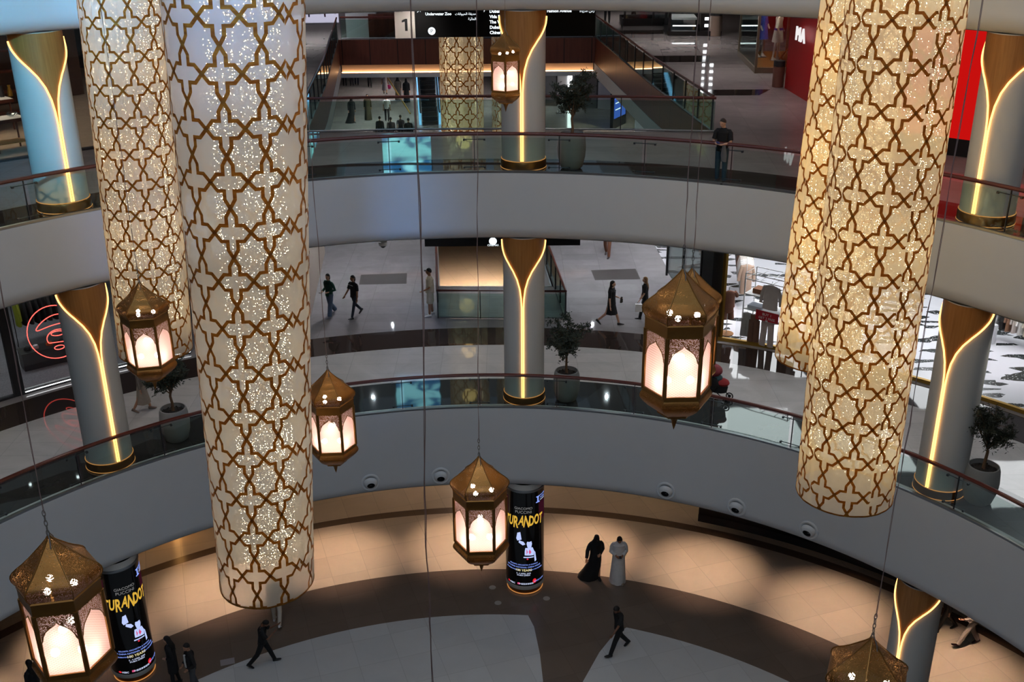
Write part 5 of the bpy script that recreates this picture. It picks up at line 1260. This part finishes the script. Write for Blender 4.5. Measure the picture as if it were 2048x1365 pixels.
for x in (-1.3, .35, 1.3):
    for y in (-1.4, 1.4): b.box((x, y, 1.6), (.14, .14, 3.2))
b.box((0, 0, .12), (2.8, 3., .24)); b.box((0, 0, 3.2), (2.8, 3, .15)); b.build('frame', M['black'], kk)
MB().box((-.5, -1.38, 1.7), (1.5, .02, 2.8)).build('glass', M['shopglass'], kk); MB().box((-.5, 0, .8), (1.3, 1.8, .1)).build('counter', M['white'], kk); MB().box((-.5, -.95, .45), (1.2, .05, .05)).build('counter_light', M['wlight'], kk)
MB().box((.85, -1.2, 1.7), (.9, .1, 2.9)).build('light_panel', M['black'], kk)
for i in range(8):
    for x in (.62, 1.02): MB().box((x, -1.28, .5+.34*i), (.2, .02, .14)).build('lamp', M['wlight'], kk)
k2 = thing('retail_kiosk', 'dark glass kiosk farther back left of the lit kiosk', 'kiosk', (8.9, 48.6, ZU))
MB().box((0, 0, .2), (3.4, 2, .4)).build('base', M['black'], k2); MB().box((0, -.98, 1.5), (3.3, .02, 2.4)).build('glass', M['shopglass'], k2); MB().box((-.1, 0, .9), (2.8, 1.2, .06)).build('shelf', M['white'], k2)
for x in (-1.6, 0, 1.6): MB().box((x, -.98, 1.6), (.12, .12, 3)).build('post', M['black'], k2)
# far shop windows left of the sign
fw = em('window_glow', (.80, .78, 1, 1), 1.1)
def far_window(label, u0, u1, v0_, v1_, Y):
    a_, b_ = aty(u0, v1_, Y), aty(u1, v0_, Y); t = thing('shop_window', label, 'shop window', (a_.x, a_.y, a_.z)); w_, h_ = b_.x-a_.x, b_.z-a_.z
    MB().box((w_/2, .1, h_/2), (w_, .06, h_)).build('lit_back', fw, t)
    for z_ in (0, h_*.5, h_): MB().box((w_/2, 0, z_), (w_+.1, .12, .08)).build('frame_bar', M['darkgrey'], t)
    n = max(3, int(w_/.35))
    for i in range(n): MB().loft([(w_*(i+.5)/n, 0, h_*.5+.04, .08, .05), (w_*(i+.5)/n, 0, h_*(.6+.2*((i*7) % 3)/2), .05, .03)], 6).build('goods', cloth(((70+i*37) % 200, 60, 90+(i*53) % 100)), t)
far_window('bright lilac shop window far back left of the directory sign, wider one', 739, 796, 22, 47, 74)
far_window('bright lilac shop window far back left of the directory sign, narrower one', 684, 708, 24, 48, 74)
far_window('bright shop window far back beyond the left balustrade of the upper opening', 560, 672, -30, 34, 75)
o = MB().box((0, 0, 1.2), (1.6, .5, 2.4)).build('info_totem', pm('totem_grey', rgb(165, 165, 170), .4), None, tuple(atz(725, 74, ZU))); tag(o, 'pale grey rectangular totem far back between the lilac windows', 'totem')
o = MB().box((0, 0, .6), (2.2, .8, 1.2)).build('counter', M['walnut'], None, tuple(atz(782, 74, ZU))); tag(o, 'dark wooden counter far back under the wider lilac window', 'counter')
# far concourse: directory boards, patterned lit wall, shopfront
db = thing('directory_board', 'tall blue lit directory board on the right of the far concourse', 'sign', (7.9, 55.4, ZL), rad(62))
MB().box((0, 0, 1.9), (2.2, .2, 3.8)).build('board', M['black'], db)
for z_ in (2.9, 1.3): MB().box((0, .11, z_), (1.9, .02, 1.3)).build('screen', em('blue_screen', (.06, .14, .6, 1), .9, False), db); MB().box((0, -.11, z_), (1.9, .02, 1.3)).build('screen', em('blue_screen', (.06, .14, .6, 1), .9, False), db)
for i in range(6): MB().box((-.3, -.125, 3.3-.42*i), (1., .01, .06)).build('text_line', SW, db)
k = NT('tiled_glow_wall'); co = k.n('TexCoord').outputs['Object']
bk_ = k.n('TexBrick', {'Vector': k.n('Mapping', {'Vector': co, 'Rotation': (0, pi/2, 0)}).outputs[0], 'Scale': 1.2, 'Color1': rgb(240, 220, 170), 'Color2': rgb(200, 180, 130), 'Mortar': (.02, .02, .02, 1), 'Mortar Size': .06, 'Brick Width': .6, 'Row Height': .3})
struct(MB().box((10.2, 53, 9.6), (.2, 9, 5.2), rad(4)).build('wall_right_patterned', k.end(k.n('BsdfPrincipled', {'Base Color': bk_.outputs[0], 'Roughness': .4}).outputs[0])))
cwl = thing('shopfront', 'pale shopfront with mirrored panels on the right of the far concourse behind the olive tree', 'shopfront', (5.6, 62, ZL), rad(-20))
for i in range(5): MB().box((-2+1.*i, 0, 1.9), (.9, .1, 3.8)).build('panel', [M['steel'], M['white'], M['darkgrey']][i % 3], cwl)
MB().box((-.5, -.1, 1.6), (.3, .06, 3.0)).build('light_bar', M['wlight'], cwl)
# ground floor shops under the gallery
dk = thing('shopfront', 'black shopfront on the ground floor under the right of the lower fascia', 'shopfront', (0, 0, 0))
MB().lathe([(20.7, 0), (20.7, 4.2)], 20, a0=rad(8), a1=rad(68.3)).build('glass_wall', M['black'], dk); MB().lathe([(20.65, 0), (20.65, .3)], 20, a0=rad(8), a1=rad(68.3)).build('plinth', M['darkgrey'], dk)
lk = thing('shopfront', 'dark shopfront on the ground floor left of the largest fabric cylinder', 'shopfront', (0, 0, 0))
MB().lathe([(22, 0), (22, 4.2)], 20, a0=rad(118), a1=rad(170)).build('glass_wall', M['black'], lk); MB().lathe([(21.9, 0), (21.9, .3)], 20, a0=rad(118), a1=rad(170)).build('plinth', M['darkgrey'], lk)
MB().box((21.8*cos(rad(121.5)), 21.8*sin(rad(121.5)), 1.2), (.12, .25, 2.4), rad(121)).build('lit_post', M['led'], lk)
# floor plates
for i, (u, v, lb) in enumerate(((985, 1176, 'small round floor plate left of the centre advertising column'), (996, 1207, 'small round floor plate nearest the centre advertising column foot'), (1093, 1198, 'small round floor plate right of the centre advertising column'))):
    q_ = atz(u, v, 0); tag(MB().lathe([(0, .006), (.11, .006), (.115, .0041)], 20).build('floor_plate', pm('plate', rgb(170, 160, 150), .4), None, (q_.x, q_.y, .004)), lb, 'floor plate')
q_ = atz(455, 1325, 0); o = MB().box((0, 0, .006), (.42, .28, .004)).build('floor_sticker', pm('sticker', rgb(160, 150, 150), .5), None, (q_.x, q_.y, .004)); o.rotation_euler.z = .3; tag(o, 'small pale rectangular floor sticker right of the couple', 'floor sticker')
cam_ = thing('security_camera', 'small white dome camera under the middle fascia left of the sign', 'camera', tuple(aty(766, 491, 33.0)))
MB().lathe([(.14, .12), (.14, .02), (.12, 0)], 16).build('housing', M['white'], cam_); MB().ball((0, 0, 0), .09, 12, 6).build('dome', M['black'], cam_)

# ------------------------------------------------------------------ light
def area(loc, size, power, col=(1, 1, 1), rot=(0, 0, 0), sy=None, spread=None):
    l = bpy.data.lights.new('area_light', 'AREA'); l.energy = power; l.color = col; l.size = size
    if sy: l.shape = 'RECTANGLE'; l.size_y = sy
    if spread: l.spread = rad(spread)
    o = bpy.data.objects.new('area_light', l); COL.objects.link(o); o.location = loc; o.rotation_euler = rot
    return o
def spot(loc, power, col=(1, .8, .6), ang=70, blend=.8, rad_=.07, to=None):
    l = bpy.data.lights.new('spot_light', 'SPOT'); l.energy = power; l.color = col; l.spot_size = rad(ang); l.spot_blend = blend; l.shadow_soft_size = rad_
    o = bpy.data.objects.new('spot_light', l); COL.objects.link(o); o.location = loc
    if to is not None: o.rotation_euler = (Vector(to)-Vector(loc)).to_track_quat('-Z', 'Y').to_euler()
    return o
wd = bpy.data.worlds.new('world'); scene.world = wd; wd.use_nodes = True
wd.node_tree.nodes['Background'].inputs[0].default_value = (.56, .68, .90, 1); wd.node_tree.nodes['Background'].inputs[1].default_value = .28
area((0, 0, 33), 20, 900, (.50, .76, 1))  # added cool overhead fill above the open atrium, no real panel there
o = area((0, -17, 31), 10, 720, (.76, .88, 1)); o.rotation_euler = (rad(38), 0, 0)  # added fill above and behind the camera for lantern and cylinder fronts
# added blue spots, standing in for an unseen screen high on the left
spot((-5.5, -9, 26.5), 15000, (.13, .62, 1), 22, .6, .4, (-10.2, 9.8, 19.4))
spot((-1, -9.5, 26.5), 10000, (.17, .46, 1), 25, 1., .5, (-2.9, .2, 20.9))
spot((-6.5, -8, 26.5), 10000, (.18, .5, 1), 13, 1., .4, (-7.4, 9.4, 19.8))
# warm downlights under the lower gallery
for i in range(10):
    a = rad(24.2+13.8*i); spot((17.9*cos(a), 17.9*sin(a), 4.1), 560, (1, .68, .49), 66, .85, .06, (17.7*cos(a), 17.7*sin(a), 0))
for a in range(62, 128, 13):
    spot((21*cos(rad(a)), 21*sin(rad(a)), 4.1), 70, (1, .72, .48), 100, 1., .1, (21*cos(rad(a)), 21*sin(rad(a)), 0))
spot((-2.2, 16.8, 18.4), 90, (1, .94, .88), 50, .9, .1, (-2.2, 19.8, 17.5))  # added spot to brighten the level panel of the upper sign
# gallery ceilings
for zc, pw, c_ in ((12.25, 130, (1, .95, .88)), (18.5, 100, (1, .92, .86))):
    for i, a in enumerate(range(24, 165, 12)):
        r = 16.6 if i % 2 else 19.4
        spot((r*cos(rad(a)), r*sin(rad(a)), zc), pw, c_, 120, 1., .06, (r*cos(rad(a)), r*sin(rad(a)), 0))
for x, y, zc, pw, c_ in ((-5, 26, 12.2, 300, (.9, .93, 1)), (4.8, 26, 12.2, 340, (.88, .92, 1)), (-5, 34, 12.2, 220, (.9, .93, 1)), (4.8, 34, 12.2, 260, (.9, .93, 1)),
                     (9.5, 24, 18.4, 110, (1, .88, .86)), (9.5, 31, 18.4, 160, (1, .90, .88)), (9, 40, 18.4, 270, (1, .92, .9)), (8, 50, 18.4, 300, (1, .92, .9)), (-10, 28, 18.4, 350, (1, .92, .88)), (-10, 42, 18.4, 500, (.95, .95, 1)), (-3, 54, 18.4, 650, (.95, .95, 1)),
                     (-7, 57, 12.2, 620, (1, .9, .85)), (0, 62, 12.2, 500, (1, .9, .82)), (8.5, 53, 12.0, 420, (1, .82, .6)), (-7, 68, 12.2, 620, (1, .88, .78))):
    spot((x, y, zc), pw*2.4, c_, 150, 1., .045, (x, y, 0))
for y in (29, 35, 42): spot((-.8, y, 4.1), 3000, (1, .70, .50), 150, 1., .1, (-.8, y, 0))
for x, y in ((9.3, 20.9), (11.6, 19.9), (16.6, 17.0)): spot((x, y, 11.7), 480, (1, .98, 1), 120, 1., .1, (x+.5, y+1.2, 8.5))  # added spots inside the shop front, brightening the hanging clothes
# shops
for x, y in ((10.5, 23), (14, 21), (18.5, 18.5), (12, 29), (19, 26)): area((x, y, 12.1), 3.2, 165, (.98, .98, 1))
for x, y in ((-15, 19.5), (-17.5, 17), (-18, 23), (-14, 21), (-16.5, 19), (-15.6, 16)): spot((x, y, 12.1), 110, (.92, .96, 1), 130, 1., .05, (x, y, 0))
for x, y in ((-15.2, 18.5), (-17.5, 20.5)): area((x, y, 18.3), 1.2, 60, (1, .82, .62))
spot((12.0, 32.5, 18.1), 160, (1, .85, .62), 140, 1., .08, (12, 32.5, 0)); spot((10.4, 44.4, 17.2), 60, (1, .95, .9), 140, 1., .08, (10.4, 44.4, 0))

# ------------------------------------------------------------------ camera and view
cd = bpy.data.cameras.new('camera'); cd.sensor_width = 36; cd.lens = F_PX/2048*36; cd.clip_end = 300; cd.clip_start = .1
co_ = bpy.data.objects.new('camera', cd); COL.objects.link(co_)
co_.matrix_world = Matrix.Translation(CAM) @ Matrix.Rotation(pi/2-PITCH, 4, 'X') @ Matrix.Rotation(ROLL, 4, 'Z')
scene.camera = co_
vs_ = scene.view_settings; vs_.view_transform = 'Standard'; vs_.look = 'None'; vs_.gamma = 1; vs_.use_curve_mapping = False; vs_.exposure = 0
cy = scene.cycles
cy.max_bounces = 7; cy.diffuse_bounces = 3; cy.glossy_bounces = 3; cy.transmission_bounces = 4; cy.transparent_max_bounces = 14
cy.sample_clamp_indirect = 4; cy.caustics_reflective = False; cy.caustics_refractive = False; cy.use_denoising = True; cy.adaptive_threshold = .03; cy.use_light_tree = False
